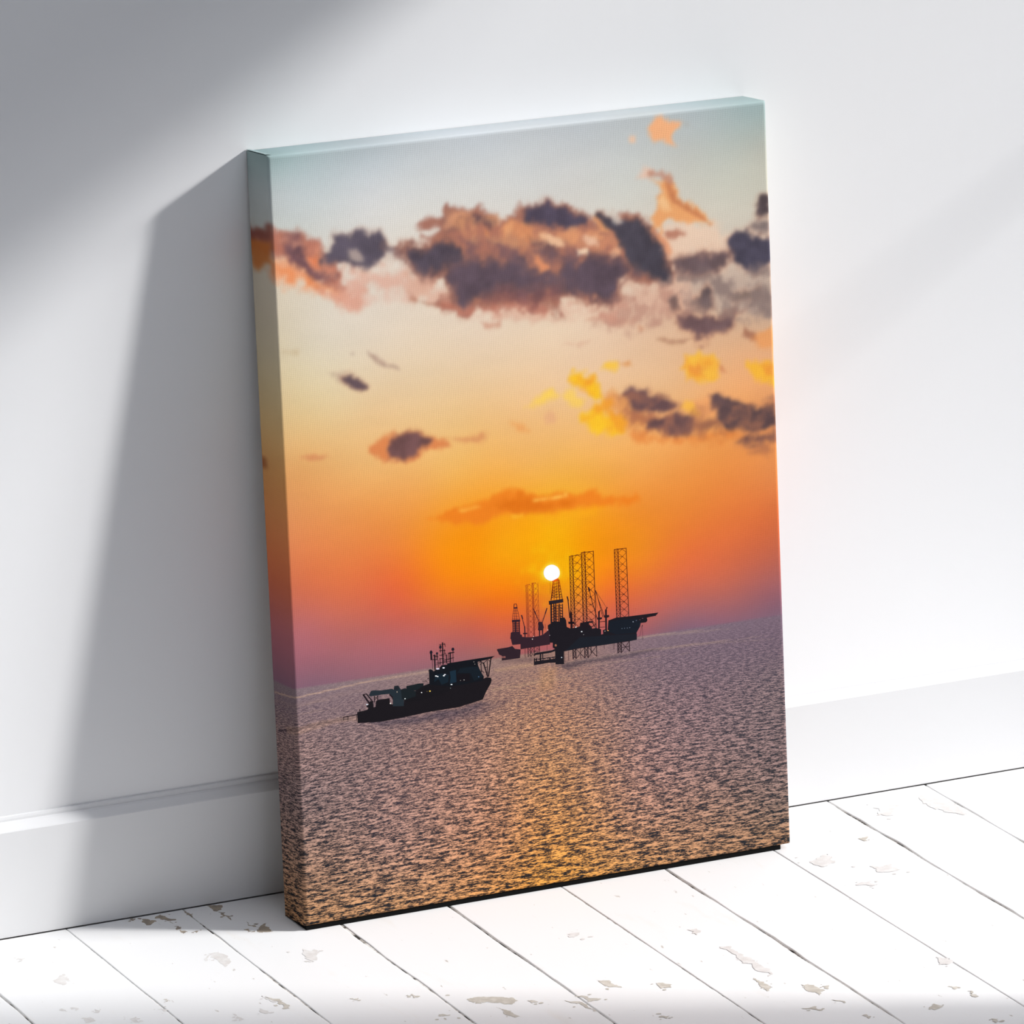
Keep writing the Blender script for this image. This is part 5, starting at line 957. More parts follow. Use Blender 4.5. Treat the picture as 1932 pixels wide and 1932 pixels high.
        '0:3301,2578,3344,2539,3347,2541,3304,2580;422320:3387,2573,3344,2541,3347,2539,3390,2570;422320:3303,2613,3356,2608,3356,2611,3303,2616;392021:3304,25'
        '07,3347,2539,3344,2541,3301,2510;392021:3390,2502,3347,2541,3344,2539,3387,2499;392021:3301,2507,3344,2468,3346,2470,3304,2510;392021:3387,2502,3344,2'
        '471,3346,2468,3390,2499;392021:3302,2542,3356,2537,3356,2541,3302,2545;301d23:3303,2437,3346,2468,3344,2471,3301,2439;301d23:3389,2431,3346,2470,3344,'
        '2468,3387,2429;301d23:3301,2437,3344,2397,3346,2400,3303,2439;301d23:3387,2431,3344,2400,3346,2397,3389,2428;301d23:3302,2472,3356,2467,3356,2470,3302'
        ',2475;7c3414:2804,3033,2927,3034,2926,3039,2803,3038;7c3414:2927,3051,3054,3049,3054,3055,2927,3057;7c3414:3263,3036,3392,3033,3391,3039,3263,3042;ee6'
        'a12:2617,2831,2679,2852,2692,2828,2625,2818;a83c10:2598,2831,2597,2802,2599,2802,2600,2831;8a3215:2597,2802,2596,2772,2598,2772,2599,2802;6a2a19:2596,'
        '2772,2594,2743,2596,2743,2598,2772;4c201e:2594,2743,2593,2714,2595,2713,2596,2743;a83c10:2627,2825,2619,2783,2628,2780,2636,2822;8a3215:2619,2783,2611'
        ',2741,2620,2738,2628,2780;6a2a19:2611,2741,2604,2698,2613,2696,2620,2738;4c201e:2604,2698,2596,2656,2605,2654,2613,2696;a83c10:2645,2828,2641,2785,264'
        '4,2784,2649,2828;8a3215:2641,2785,2637,2741,2640,2741,2644,2784;6a2a19:2637,2741,2633,2698,2636,2697,2640,2741;4c201e:2633,2698,2629,2655,2632,2654,26'
        '36,2697;a83c10:2663,2835,2661,2790,2665,2789,2667,2835;8a3215:2661,2790,2659,2744,2663,2744,2665,2789;6a2a19:2659,2744,2657,2699,2661,2698,2663,2744;4'
        'c201e:2657,2699,2655,2653,2659,2652,2661,2698;a83c10:2675,2843,2677,2795,2686,2794,2683,2842;8a3215:2677,2795,2680,2746,2688,2746,2686,2794;6a2a19:268'
        '0,2746,2683,2698,2691,2698,2688,2746;4c201e:2683,2698,2685,2650,2693,2649,2691,2698;a83c10:2687,2835,2693,2788,2699,2788,2693,2835;8a3215:2693,2788,27'
        '00,2741,2706,2741,2699,2788;6a2a19:2700,2741,2706,2694,2712,2694,2706,2741;4c201e:2706,2694,2713,2647,2719,2647,2712,2694;983612:2625,2797,2691,2805,2'
        '690,2809,2624,2801;883115:2620,2771,2695,2777,2694,2781,2619,2775;762c17:2615,2745,2699,2747,2699,2751,2615,2748;67281a:2611,2721,2703,2721,2703,2725,'
        '2610,2725;58241c:2607,2697,2707,2694,2707,2698,2606,2701;4a201e:2602,2676,2711,2670,2711,2674,2602,2679;883115:2619,2772,2661,2753,2662,2756,2621,2775'
        ';883115:2662,2782,2614,2751,2617,2748,2664,2779;883115:2697,2780,2661,2756,2663,2753,2699,2777;762c17:2614,2745,2660,2724,2661,2727,2616,2748;762c17:2'
        '661,2753,2610,2724,2612,2721,2663,2750;762c17:2701,2750,2659,2727,2661,2724,2703,2747;67281a:2610,2721,2659,2699,2660,2702,2611,2724;67281a:2659,2727,'
        '2605,2701,2607,2698,2661,2724;67281a:2705,2724,2658,2702,2660,2699,2706,2721;58241c:2606,2698,2657,2673,2659,2676,2607,2701;58241c:2658,2702,2601,2677'
        ',2603,2674,2660,2699;58241c:2708,2698,2657,2676,2659,2673,2710,2695;2a1e24:2591,2624,2586,2449,2603,2447,2608,2622;2a1e24:2621,2620,2615,2445,2627,244'
        '4,2632,2619;2a1e24:2641,2618,2636,2443,2648,2441,2653,2616;2a1e24:2668,2614,2664,2439,2670,2438,2674,2613;2a1e24:2681,2612,2680,2436,2690,2435,2691,26'
        '11;2a1e24:2710,2608,2705,2433,2714,2432,2718,2607;2e1f24:2595,2596,2717,2592,2717,2597,2594,2601;2e1f24:2624,2593,2643,2568,2647,2570,2627,2595;2e1f24'
        ':2644,2593,2623,2574,2626,2571,2647,2590;2e1f24:2670,2586,2711,2558,2713,2562,2672,2590;2e1f24:2593,2571,2716,2567,2716,2572,2593,2576;2e1f24:2623,256'
        '8,2642,2543,2645,2545,2626,2570;2e1f24:2643,2568,2622,2548,2625,2545,2646,2565;2e1f24:2669,2561,2709,2533,2712,2537,2671,2564;2e1f24:2592,2545,2715,25'
        '41,2714,2546,2592,2550;2e1f24:2622,2542,2641,2517,2644,2519,2625,2544;2e1f24:2642,2542,2621,2523,2624,2520,2645,2539;2e1f24:2667,2536,2708,2508,2711,2'
        '511,2670,2539;2e1f24:2591,2520,2714,2516,2713,2521,2591,2525;2e1f24:2621,2517,2640,2492,2643,2494,2624,2519;2e1f24:2641,2517,2620,2497,2623,2494,2644,'
        '2514;2e1f24:2666,2510,2707,2482,2710,2486,2669,2514;2e1f24:2590,2494,2713,2490,2712,2496,2590,2499;2e1f24:2619,2492,2639,2467,2642,2469,2623,2494;2e1f'
        '24:2640,2491,2619,2472,2622,2469,2643,2488;2e1f24:2665,2485,2706,2457,2709,2460,2668,2488;2e1f24:2589,2469,2711,2465,2711,2470,2588,2474;2e1f24:2618,2'
        '466,2638,2441,2641,2443,2622,2468;2e1f24:2639,2466,2617,2446,2621,2443,2642,2463;2e1f24:2664,2459,2705,2431,2708,2435,2667,2463;2a2228:2576,2651,2723,'
        '2651,2724,2619,2578,2616;2b1c22:2760,2668,2770,2625,2781,2626,2771,2669;2b1c22:2768,2632,2779,2464,2788,2464,2777,2632;2b1c22:2787,2518,2786,2367,2807'
        ',2365,2808,2515;2b1c22:2790,2533,2795,2494,2805,2494,2800,2533;2b1c22:2980,2724,2989,2684,3003,2686,2993,2725;2b1c22:2991,2691,3018,2572,3024,2573,299'
        '7,2692;2b1c22:3018,2572,3061,2422,3066,2423,3024,2573;2b1c22:3076,2488,3068,2319,3085,2317,3093,2486;2b1c22:3093,2497,3082,2473,3089,2469,3100,2493;2b'
        '1c22:3050,2690,3133,2441,3137,2442,3054,2691;2b1c22:3059,2682,3120,2424,3124,2424,3063,2683;5a3030:3163,2512,3058,2685,3056,2684,3161,2511;5a3030:3051'
        ',2690,3065,2522,3067,2522,3053,2690;2b1c22:3167,2516,3148,2487,3157,2482,3176,2511;2b1c22:3147,2491,3141,2299,3159,2297,3166,2489;4a2626:3055,2677,306'
        '5,2659,3068,2660,3057,2678;4a2626:3063,2653,3071,2633,3074,2634,3066,2653;4a2626:3071,2628,3077,2608,3080,2608,3074,2628;4a2626:3080,2603,3083,2582,30'
        '86,2582,3083,2603;4a2626:3088,2579,3089,2556,3092,2556,3091,2578;4a2626:3096,2554,3095,2530,3098,2530,3099,2553;4a2626:3105,2529,3101,2505,3104,2504,3'
        '107,2528;4a2626:3113,2504,3108,2479,3110,2478,3116,2503;4a2626:3121,2479,3114,2453,3116,2452,3124,2479;4a2626:3130,2455,3120,2427,3122,2426,3132,2454;'
        '261c22:2766,2433,2829,2423,2828,2405,2768,2410;261c22:3060,2429,3111,2427,3113,2411,3085,2405,3065,2411;261c22:3131,2441,3186,2438,3187,2419,3162,2414'
        ',3136,2419;301f26:3085,2385,3141,2380,3141,2386,3085,2390;301f26:3083,2334,3139,2329,3139,2334,3082,2339;201a20:2879,2361,2888,2405,2923,2406,3008,240'
        '6,3023,2396,3011,2388,2979,2392,2975,2374,2999,2358,3011,2327,2878,2345;2a1e24:3004,2400,3047,2320,3053,2323,3011,2402;2a1e24:3051,2378,2975,2344,2978'
        ',2339,3054,2374;1e1b21:2557,2428,2587,2440,2589,2453,2619,2454,2679,2446,2682,2481,2729,2477,2745,2447,2748,2386,2781,2368,2837,2367,2879,2371,3005,23'
        '34,3047,2335,3099,2315,3097,2267,3118,2269,3117,2306,3138,2309,3166,2296,3177,2388,3262,2404,3390,2397,3532,2394,3696,2391,3675,2372,3573,2359,3579,23'
        '33,3564,2317,3509,2318,3497,2283,3462,2235,3462,2168,3387,2164,3050,2166,2899,2168,2722,2163,2709,2160,2706,2044,2619,2055,2620,2198,2598,2214,2600,22'
        '59,2569,2263,2573,2365,2558,2392;1d2028:2875,2272,3464,2223,3462,2168,3387,2164,3050,2166,2899,2168,2722,2163;191e27:3183,2377,3311,2379,3474,2363,350'
        '8,2326,3497,2283,3461,2235,3248,2246,3179,2281;1f1c22:2400,2170,2416,2188,2590,2190,2620,2198,2621,2179,2575,2169,2407,2169;201c22:2402,2142,2401,2086'
        ',2410,2085,2412,2141;201c22:2423,2139,2422,2085,2431,2084,2432,2138;201c22:2463,2181,2460,2085,2474,2083,2477,2180;201c22:2488,2178,2485,2084,2494,208'
        '2,2497,2177;201c22:2558,2120,2558,2081,2573,2080,2573,2118;201c22:2597,2115,2597,2080,2604,2079,2604,2114;201c22:2612,2113,2612,2080,2620,2079,2620,21'
        '12;201c22:2402,2121,2622,2117,2621,2127,2401,2131;201c22:2401,2102,2622,2098,2621,2108,2400,2112;201c22:2400,2107,2495,2108,2621,2105,2621,2070,2550,2'
        '078,2399,2077;9a7f80:2446,2121,2444,2118,2439,2118,2434,2120,2433,2123,2435,2125,2440,2126,2445,2124;9a7f80:2492,2119,2490,2117,2485,2117,2480,2118,24'
        '78,2121,2480,2124,2485,2124,2490,2122;9a7f80:2534,2118,2532,2116,2527,2115,2522,2117,2520,2120,2522,2123,2527,2123,2532,2121;9a7f80:2583,2117,2581,211'
        '4,2576,2114,2571,2116,2569,2119,2571,2121,2576,2122,2581,2120;8a6468:3536,2358,3533,2356,3527,2356,3524,2359,3527,2362,3533,2361;8a6468:3506,2349,3504'
        ',2347,3499,2348,3497,2350,3499,2352,3504,2351;8a6468:3555,2365,3554,2364,3550,2364,3549,2366,3550,2367,3554,2367;8a6468:3619,2366,3618,2365,3615,2365,'
        '3613,2367,3615,2368,3618,2367;8a6468:3475,2347,3474,2346,3472,2346,3470,2348,3472,2349,3474,2348;241c24:3501,2391,3509,2363,3513,2364,3505,2392;241c24'
        ':3518,2391,3526,2363,3530,2364,3522,2391;241c24:3535,2390,3543,2363,3547,2364,3539,2391;241c24:3552,2390,3560,2363,3564,2364,3557,2391;241c24:3569,239'
        '0,3577,2363,3581,2364,3574,2390;241c24:3587,2389,3594,2363,3598,2363,3591,2390;241c24:3604,2389,3611,2363,3615,2363,3608,2390;241c24:3621,2389,3628,23'
        '63,3632,2363,3625,2389;241c24:3638,2389,3645,2363,3649,2363,3642,2389;241c24:3655,2388,3662,2363,3667,2363,3659,2389;241c24:3502,2360,3670,2365,3669,2'
        '370,3502,2365;32252b:2797,2170,2797,2077,2806,2076,2806,2169;32252b:2827,2172,2827,2076,2835,2075,2835,2172;32252b:2879,2170,2877,2072,2881,2072,2883,'
        '2169;32252b:2919,2169,2918,2072,2925,2071,2926,2169;32252b:2952,2170,2950,2069,2959,2067,2961,2169;32252b:2984,2169,2984,2109,2991,2108,2991,2169;3225'
        '2b:3042,2168,3041,2069,3047,2068,3048,2168;31242a:2799,2169,2829,2123,2833,2125,2803,2171;31242a:2829,2173,2799,2124,2804,2122,2833,2171;31242a:2802,2'
        '167,2831,2170,2831,2174,2801,2172;37282e:2799,2122,2829,2075,2833,2077,2803,2124;37282e:2829,2125,2799,2078,2804,2075,2833,2123;37282e:2802,2121,2831,'
        '2122,2831,2126,2801,2125;34262c:2829,2171,2919,2070,2923,2073,2833,2173;34262c:2921,2171,2829,2077,2833,2074,2924,2167;34262c:2831,2170,2923,2167,2922'
        ',2171,2831,2174;31242a:2920,2168,2954,2118,2958,2120,2925,2170;31242a:2954,2171,2920,2122,2924,2119,2959,2168;31242a:2923,2167,2957,2167,2956,2172,292'
        '2,2171;37282e:2920,2119,2953,2067,2957,2069,2924,2121;37282e:2954,2120,2919,2073,2923,2070,2958,2117;37282e:2922,2118,2956,2116,2955,2121,2922,2122;34'
        '262c:2955,2168,3042,2067,3046,2070,2958,2171;34262c:3043,2170,2953,2070,2957,2066,3047,2166;34262c:2957,2167,3045,2166,3044,2170,2956,2172;32252b:3260'
        ',2167,3259,2069,3268,2068,3270,2166;32252b:3296,2167,3295,2068,3303,2067,3304,2166;32252b:3381,2166,3380,2068,3387,2068,3388,2166;302329:3263,2165,329'
        '8,2132,3302,2135,3267,2168;302329:3299,2168,3263,2136,3266,2132,3302,2165;302329:3265,2164,3301,2164,3300,2169,3265,2169;34262c:3263,2133,3298,2100,33'
        '01,2103,3266,2136;34262c:3298,2136,3262,2104,3266,2100,3302,2132;34262c:3265,2132,3300,2132,3300,2136,3264,2136;38292f:3262,2100,3297,2066,3301,2069,3'
        '266,2103;38292f:3298,2103,3262,2070,3265,2067,3301,2100;38292f:3264,2100,3300,2099,3299,2104,3264,2104;34262c:3298,2165,3381,2067,3386,2069,3303,2168;'
        '34262c:3382,2168,3297,2069,3301,2066,3386,2164;34262c:3301,2164,3384,2163,3384,2169,3300,2169;3a2a30:3300,2114,3385,2115,3385,2120,3299,2119;5a4048:35'
        '24,2298,3524,2147,3526,2146,3526,2298;5a4048:3506,2320,3497,2283,3500,2282,3509,2320;5a4048:3519,2293,3494,2199,3496,2199,3522,2292;5a4048:3495,2200,3'
        '466,2195,3467,2192,3496,2198;5a4048:2756,2160,2753,2070,2756,2070,2759,2160;5a4048:2714,2159,2713,2063,2716,2063,2716,2159;5a4048:3217,2167,3216,2109,'
        '3219,2108,3219,2166;5a4048:3229,2165,3228,2110,3231,2110,3232,2165;5a4048:3123,2167,3123,2128,3126,2128,3126,2166;30242c:3521,2298,3522,2286,3529,2285'
        ',3528,2298;d8dce0:2907,2320,2904,2316,2898,2316,2892,2318,2890,2322,2892,2326,2899,2327,2904,2325;f6eee6:2848,2370,2845,2367,2840,2366,2835,2368,2834,'
        '2372,2836,2375,2841,2376,2846,2374;a0a0a0:2921,2290,2920,2288,2917,2288,2914,2289,2912,2291,2914,2293,2917,2293,2920,2292;ffb060:3175,2293,3173,2290,3'
        '168,2290,3163,2292,3161,2295,3164,2298,3169,2299,3173,2297;fff0e0:3141,2293,3140,2291,3137,2291,3134,2292,3133,2294,3134,2296,3137,2296,3140,2295;c0cc'
        'e0:3435,2339,3433,2337,3430,2337,3426,2338,3425,2341,3427,2343,3430,2344,3434,2342;90a8c8:3466,2348,3465,2347,3462,2346,3460,2347,3459,2349,3460,2351,'
        '3462,2351,3465,2350;90a0b8:3316,2293,3315,2292,3313,2291,3310,2292,3309,2294,3311,2296,3313,2296,3316,2295;90a0b8:3343,2292,3342,2291,3339,2290,3337,2'
        '291,3336,2293,3337,2295,3339,2295,3342,2294;90a0b8:3371,2290,3370,2289,3367,2288,3365,2289,3364,2291,3365,2293,3368,2293,3370,2292;90a0b8:3397,2290,33'
        '96,2288,3394,2288,3391,2289,3390,2291,3391,2292,3394,2293,3396,2292;e8f0f8:2689,2108,2687,2105,2683,2105,2679,2107,2677,2110,2679,2113,2683,2113,2688,'
        '2112;d0c8c8:2575,2331,2574,2329,2571,2329,2568,2330,2567,2332,2568,2334,2571,2335,2574,2333;e0d0c8:2555,2385,2553,2384,2551,2383,2549,2384,2548,2386,2'
        '549,2388,2551,2388,2554,2387;d0b0a0:3040,2339,3039,2337,3037,2337,3034,2338,3033,2340,3034,2342,3037,2342,3039,2341;a06850:2639,2229,2636,2221,2628,22'
        '19,2620,2223,2617,2232,2621,2240,2629,2242,2636,2237'),
    'rear_rig': (
        'bd511e:2347,2830,2347,2733,2350,2733,2351,2830;ae4a23:2347,2733,2346,2636,2350,2636,2350,2733;a04428:2346,2636,2345,2539,2349,2538,2350,2636;923e2d:23'
        '45,2539,2345,2441,2349,2441,2349,2538;833732:2345,2441,2344,2344,2348,2343,2349,2441;bd511e:2365,2832,2364,2734,2368,2734,2368,2832;ae4a23:2364,2734,2'
        '363,2636,2367,2636,2368,2734;a04428:2363,2636,2362,2538,2366,2537,2367,2636;923e2d:2362,2538,2361,2440,2365,2439,2366,2537;833732:2361,2440,2360,2341,'
        '2364,2341,2365,2439;bd511e:2410,2839,2409,2738,2413,2738,2413,2839;ae4a23:2409,2738,2408,2638,2412,2637,2413,2738;a04428:2408,2638,2408,2537,2412,2536'
        ',2412,2637;923e2d:2408,2537,2407,2436,2411,2436,2412,2536;833732:2407,2436,2407,2335,2410,2335,2411,2436;bd511e:2422,2842,2421,2741,2428,2740,2429,284'
        '2;ae4a23:2421,2741,2420,2639,2426,2638,2428,2740;a04428:2420,2639,2419,2537,2425,2537,2426,2638;923e2d:2419,2537,2418,2435,2424,2435,2425,2537;833732:'
        '2418,2435,2417,2334,2423,2333,2424,2435;bd511e:2472,2838,2471,2759,2475,2758,2476,2838;ae4a23:2471,2759,2470,2679,2474,2679,2475,2758;a04428:2470,2679'
        ',2470,2600,2473,2599,2474,2679;923e2d:2470,2600,2469,2520,2472,2520,2473,2599;833732:2469,2520,2468,2441,2472,2440,2472,2520;c0521d:2348,2825,2365,277'
        '8,2367,2779,2350,2826;c0521d:2365,2827,2347,2778,2350,2777,2368,2826;c0521d:2349,2824,2367,2826,2366,2828,2349,2827;b94f20:2347,2777,2364,2730,2367,27'
        '30,2350,2778;b94f20:2365,2779,2347,2730,2350,2729,2367,2778;b94f20:2349,2776,2366,2777,2366,2780,2348,2779;b14c22:2347,2729,2364,2681,2366,2682,2350,2'
        '729;b14c22:2364,2730,2347,2681,2349,2681,2367,2729;b14c22:2349,2728,2366,2729,2365,2731,2348,2730;aa4925:2347,2681,2363,2633,2366,2633,2349,2681;aa492'
        '5:2364,2682,2347,2633,2349,2632,2366,2681;aa4925:2348,2680,2365,2680,2365,2683,2348,2682;a34527:2347,2633,2363,2584,2366,2585,2349,2633;a34527:2363,26'
        '33,2346,2585,2349,2584,2366,2632;a34527:2348,2632,2365,2632,2365,2634,2348,2634;9c4229:2346,2584,2363,2535,2365,2536,2349,2585;9c4229:2363,2585,2346,2'
        '537,2349,2536,2366,2584;9c4229:2348,2583,2364,2583,2364,2585,2347,2586;953f2c:2346,2536,2362,2487,2365,2487,2349,2537;953f2c:2363,2536,2346,2489,2348,'
        '2488,2365,2535;953f2c:2347,2535,2364,2534,2364,2537,2347,2538;8e3c2e:2346,2488,2362,2438,2364,2439,2348,2488;8e3c2e:2362,2488,2345,2440,2348,2439,2365'
        ',2487;8e3c2e:2347,2487,2363,2486,2363,2488,2347,2489;873930:2345,2440,2361,2390,2364,2390,2348,2440;873930:2362,2439,2345,2392,2348,2391,2364,2438;873'
        '930:2347,2439,2363,2437,2363,2440,2347,2441;803633:2345,2391,2361,2341,2363,2341,2348,2392;803633:2361,2390,2345,2344,2347,2343,2364,2389;803633:2346,'
        '2390,2362,2389,2362,2391,2346,2393;c0521d:2367,2802,2390,2830,2388,2831,2365,2803;c0521d:2412,2810,2390,2831,2388,2830,2410,2808;c0521d:2365,2802,2388'
        ',2780,2390,2782,2367,2803;c0521d:2410,2810,2388,2782,2390,2780,2412,2808;c0521d:2367,2826,2395,2830,2394,2832,2366,2828;b94f20:2367,2753,2390,2780,238'
        '8,2782,2365,2755;b94f20:2412,2760,2390,2782,2388,2780,2410,2758;b94f20:2365,2753,2387,2731,2389,2733,2367,2755;b94f20:2410,2760,2387,2733,2389,2731,24'
        '12,2758;b94f20:2366,2777,2394,2781,2394,2783,2366,2780;b14c22:2366,2705,2389,2731,2387,2733,2364,2706;b14c22:2412,2710,2389,2733,2387,2731,2410,2708;b'
        '14c22:2364,2705,2387,2682,2389,2684,2366,2706;b14c22:2410,2710,2387,2684,2389,2682,2412,2708;b14c22:2366,2729,2394,2731,2393,2734,2365,2731;aa4925:236'
        '6,2656,2389,2682,2387,2684,2364,2658;aa4925:2411,2660,2389,2684,2387,2682,2409,2659;aa4925:2364,2656,2387,2633,2388,2634,2366,2658;aa4925:2409,2660,23'
        '86,2634,2389,2633,2411,2659;aa4925:2365,2680,2394,2682,2393,2684,2365,2683;a34527:2366,2608,2389,2633,2386,2634,2363,2609;a34527:2411,2610,2388,2634,2'
        '387,2633,2409,2609;a34527:2364,2608,2386,2584,2388,2585,2365,2609;a34527:2409,2610,2386,2585,2388,2584,2411,2609;a34527:2365,2632,2393,2633,2393,2635,'
        '2365,2634;9c4229:2365,2559,2388,2584,2386,2585,2363,2561;9c4229:2411,2560,2388,2585,2386,2584,2409,2559;9c4229:2363,2559,2386,2534,2388,2536,2365,2561'
        ';9c4229:2409,2560,2386,2536,2388,2534,2411,2559;9c4229:2364,2583,2393,2583,2392,2586,2364,2585;953f2c:2365,2511,2388,2534,2386,2536,2363,2512;953f2c:2'
        '411,2510,2388,2536,2386,2534,2409,2509;953f2c:2363,2511,2385,2485,2387,2487,2365,2512;953f2c:2408,2511,2385,2487,2387,2485,2411,2509;953f2c:2364,2534,'
        '2392,2534,2392,2536,2364,2537;8e3c2e:2364,2462,2387,2485,2385,2487,2362,2464;8e3c2e:2410,2460,2387,2487,2385,2485,2408,2459;8e3c2e:2362,2462,2385,2436'
        ',2387,2437,2364,2463;8e3c2e:2408,2461,2385,2437,2387,2436,2410,2459;8e3c2e:2363,2486,2392,2484,2392,2487,2363,2488;873930:2364,2413,2387,2436,2385,243'
        '7,2362,2415;873930:2410,2410,2387,2437,2385,2436,2408,2409;873930:2362,2413,2385,2387,2387,2388,2364,2415;873930:2408,2411,2385,2388,2387,2386,2410,24'
        '09;873930:2363,2437,2392,2435,2392,2437,2363,2440;803633:2363,2365,2387,2386,2385,2388,2361,2366;803633:2410,2360,2387,2388,2385,2387,2408,2359;803633'
        ':2361,2365,2384,2337,2386,2339,2363,2366;803633:2408,2361,2384,2339,2386,2337,2410,2359;803633:2362,2389,2391,2385,2391,2388,2362,2391;c2531d:2410,283'
        '8,2424,2816,2426,2817,2413,2839;c2531d:2424,2842,2410,2814,2413,2813,2427,2841;c2531d:2412,2838,2426,2841,2425,2843,2411,2840;bf521e:2410,2813,2424,27'
        '91,2426,2792,2412,2814;bf521e:2424,2817,2410,2789,2412,2788,2426,2816;bf521e:2412,2813,2426,2815,2425,2818,2411,2815;bb501f:2410,2788,2423,2765,2426,2'
        '766,2412,2789;bb501f:2424,2792,2410,2764,2412,2763,2426,2790;bb501f:2412,2787,2425,2790,2424,2792,2411,2790;b74e20:2410,2763,2423,2740,2425,2741,2412,'
        '2764;b74e20:2423,2766,2410,2739,2412,2738,2426,2765;b74e20:2411,2762,2425,2764,2424,2767,2411,2765;b44d21:2410,2738,2423,2714,2425,2715,2412,2739;b44d'
        '21:2423,2741,2410,2714,2412,2712,2426,2740;b44d21:2411,2737,2425,2739,2424,2741,2411,2739;b04b23:2410,2713,2423,2689,2425,2690,2412,2713;b04b23:2423,2'
        '715,2409,2688,2412,2687,2425,2714;b04b23:2411,2712,2424,2714,2424,2716,2410,2714;ad4a24:2409,2687,2422,2664,2425,2664,2412,2688;ad4a24:2423,2690,2409,'
        '2663,2412,2662,2425,2689;ad4a24:2411,2687,2424,2688,2424,2691,2410,2689;a94825:2409,2662,2422,2638,2424,2639,2412,2663;a94825:2422,2665,2409,2638,2411'
        ',2637,2425,2663;a94825:2411,2661,2424,2663,2423,2665,2410,2664;a54626:2409,2637,2422,2613,2424,2614,2411,2638;a54626:2422,2639,2409,2613,2411,2612,242'
        '4,2638;a54626:2411,2636,2424,2637,2423,2640,2410,2639;a24527:2409,2612,2422,2587,2424,2588,2411,2613;a24527:2422,2614,2409,2588,2411,2586,2424,2613;a2'
        '4527:2410,2611,2423,2612,2423,2614,2410,2613;9e4329:2409,2587,2421,2562,2424,2563,2411,2587;9e4329:2422,2588,2409,2562,2411,2561,2424,2587;9e4329:2410'
        ',2586,2423,2587,2423,2589,2410,2588;9b422a:2409,2561,2421,2536,2423,2537,2411,2562;9b422a:2421,2563,2408,2537,2411,2536,2424,2562;9b422a:2410,2561,242'
        '3,2561,2422,2564,2410,2563;97402b:2408,2536,2421,2511,2423,2512,2411,2537;97402b:2421,2537,2408,2512,2411,2511,2423,2536;97402b:2410,2535,2422,2536,24'
        '22,2538,2410,2538;933e2c:2408,2511,2421,2486,2423,2486,2411,2512;933e2c:2421,2512,2408,2487,2411,2486,2423,2511;933e2c:2410,2510,2422,2510,2422,2513,2'
        '409,2513;903d2d:2408,2486,2420,2460,2423,2461,2411,2487;903d2d:2420,2487,2408,2462,2410,2460,2423,2485;903d2d:2409,2485,2422,2485,2422,2487,2409,2487;'
        '8c3b2f:2408,2461,2420,2435,2422,2435,2410,2461;8c3b2f:2420,2461,2408,2436,2410,2435,2423,2460;8c3b2f:2409,2460,2422,2459,2421,2462,2409,2462;893a30:24'
        '08,2435,2420,2409,2422,2410,2410,2436;893a30:2420,2436,2408,2411,2410,2410,2422,2434;893a30:2409,2435,2421,2434,2421,2436,2409,2437;853831:2408,2410,2'
        '419,2384,2422,2384,2410,2411;853831:2420,2410,2408,2386,2410,2385,2422,2409;853831:2409,2409,2421,2408,2421,2411,2409,2412;813632:2408,2385,2419,2358,'
        '2422,2359,2410,2386;813632:2419,2385,2407,2361,2410,2359,2422,2384;813632:2409,2384,2421,2383,2421,2385,2409,2386;7e3533:2407,2360,2419,2333,2421,2334'
        ',2410,2360;7e3533:2419,2359,2407,2335,2410,2334,2422,2358;7e3533:2409,2359,2420,2357,2420,2360,2409,2361;bf521e:2426,2807,2451,2834,2449,2836,2424,280'
        '8;bf521e:2475,2812,2451,2836,2449,2835,2473,2810;bf521e:2424,2807,2448,2782,2450,2784,2426,2808;bf521e:2473,2812,2448,2784,2450,2782,2475,2810;bf521e:'
        '2425,2836,2456,2834,2455,2836,2425,2838;b74e20:2426,2748,2450,2783,2448,2784,2423,2750;b74e20:2474,2766,2450,2784,2448,2782,2473,2764;b74e20:2424,2748'
        ',2448,2730,2449,2732,2425,2750;b74e20:2472,2766,2447,2732,2450,2730,2474,2765;b74e20:2425,2777,2455,2783,2455,2786,2424,2780;af4a23:2425,2690,2450,273'
        '1,2447,2732,2423,2691;af4a23:2473,2721,2449,2732,2448,2730,2472,2719;af4a23:2423,2690,2448,2678,2449,2680,2424,2692;af4a23:2472,2720,2447,2680,2449,26'
        '78,2474,2719;af4a23:2425,2719,2455,2733,2454,2735,2423,2721;a64726:2424,2632,2449,2679,2447,2680,2422,2633;a64726:2472,2675,2448,2680,2448,2678,2472,2'
        '673;a64726:2423,2631,2447,2626,2448,2628,2423,2633;a64726:2471,2675,2446,2628,2449,2626,2473,2673;a64726:2424,2660,2455,2682,2453,2684,2423,2662;9e432'
        '9:2424,2573,2449,2627,2446,2628,2421,2574;9e4329:2472,2630,2447,2628,2448,2626,2472,2627;9e4329:2423,2573,2447,2574,2447,2576,2422,2575;9e4329:2471,26'
        '29,2446,2576,2448,2574,2473,2628;9e4329:2424,2602,2454,2632,2452,2634,2422,2604;963f2b:2423,2515,2448,2574,2446,2576,2421,2516;963f2b:2471,2584,2446,2'
        '576,2447,2574,2472,2581;963f2b:2423,2514,2447,2522,2446,2524,2421,2516;963f2b:2470,2583,2445,2523,2448,2522,2473,2582;963f2b:2423,2544,2454,2582,2452,'
        '2583,2421,2545;8d3c2e:2423,2456,2448,2522,2445,2523,2420,2457;8d3c2e:2470,2538,2446,2524,2447,2522,2472,2536;8d3c2e:2422,2456,2447,2470,2445,2472,2421'
        ',2458;8d3c2e:2470,2537,2445,2471,2447,2470,2472,2536;8d3c2e:2423,2485,2453,2531,2451,2532,2421,2487;853831:2422,2398,2447,2470,2445,2471,2420,2399;853'
        '831:2469,2492,2445,2472,2447,2470,2471,2490;853831:2422,2397,2446,2418,2444,2420,2420,2399;853831:2469,2492,2444,2419,2447,2418,2472,2491;853831:2422,'
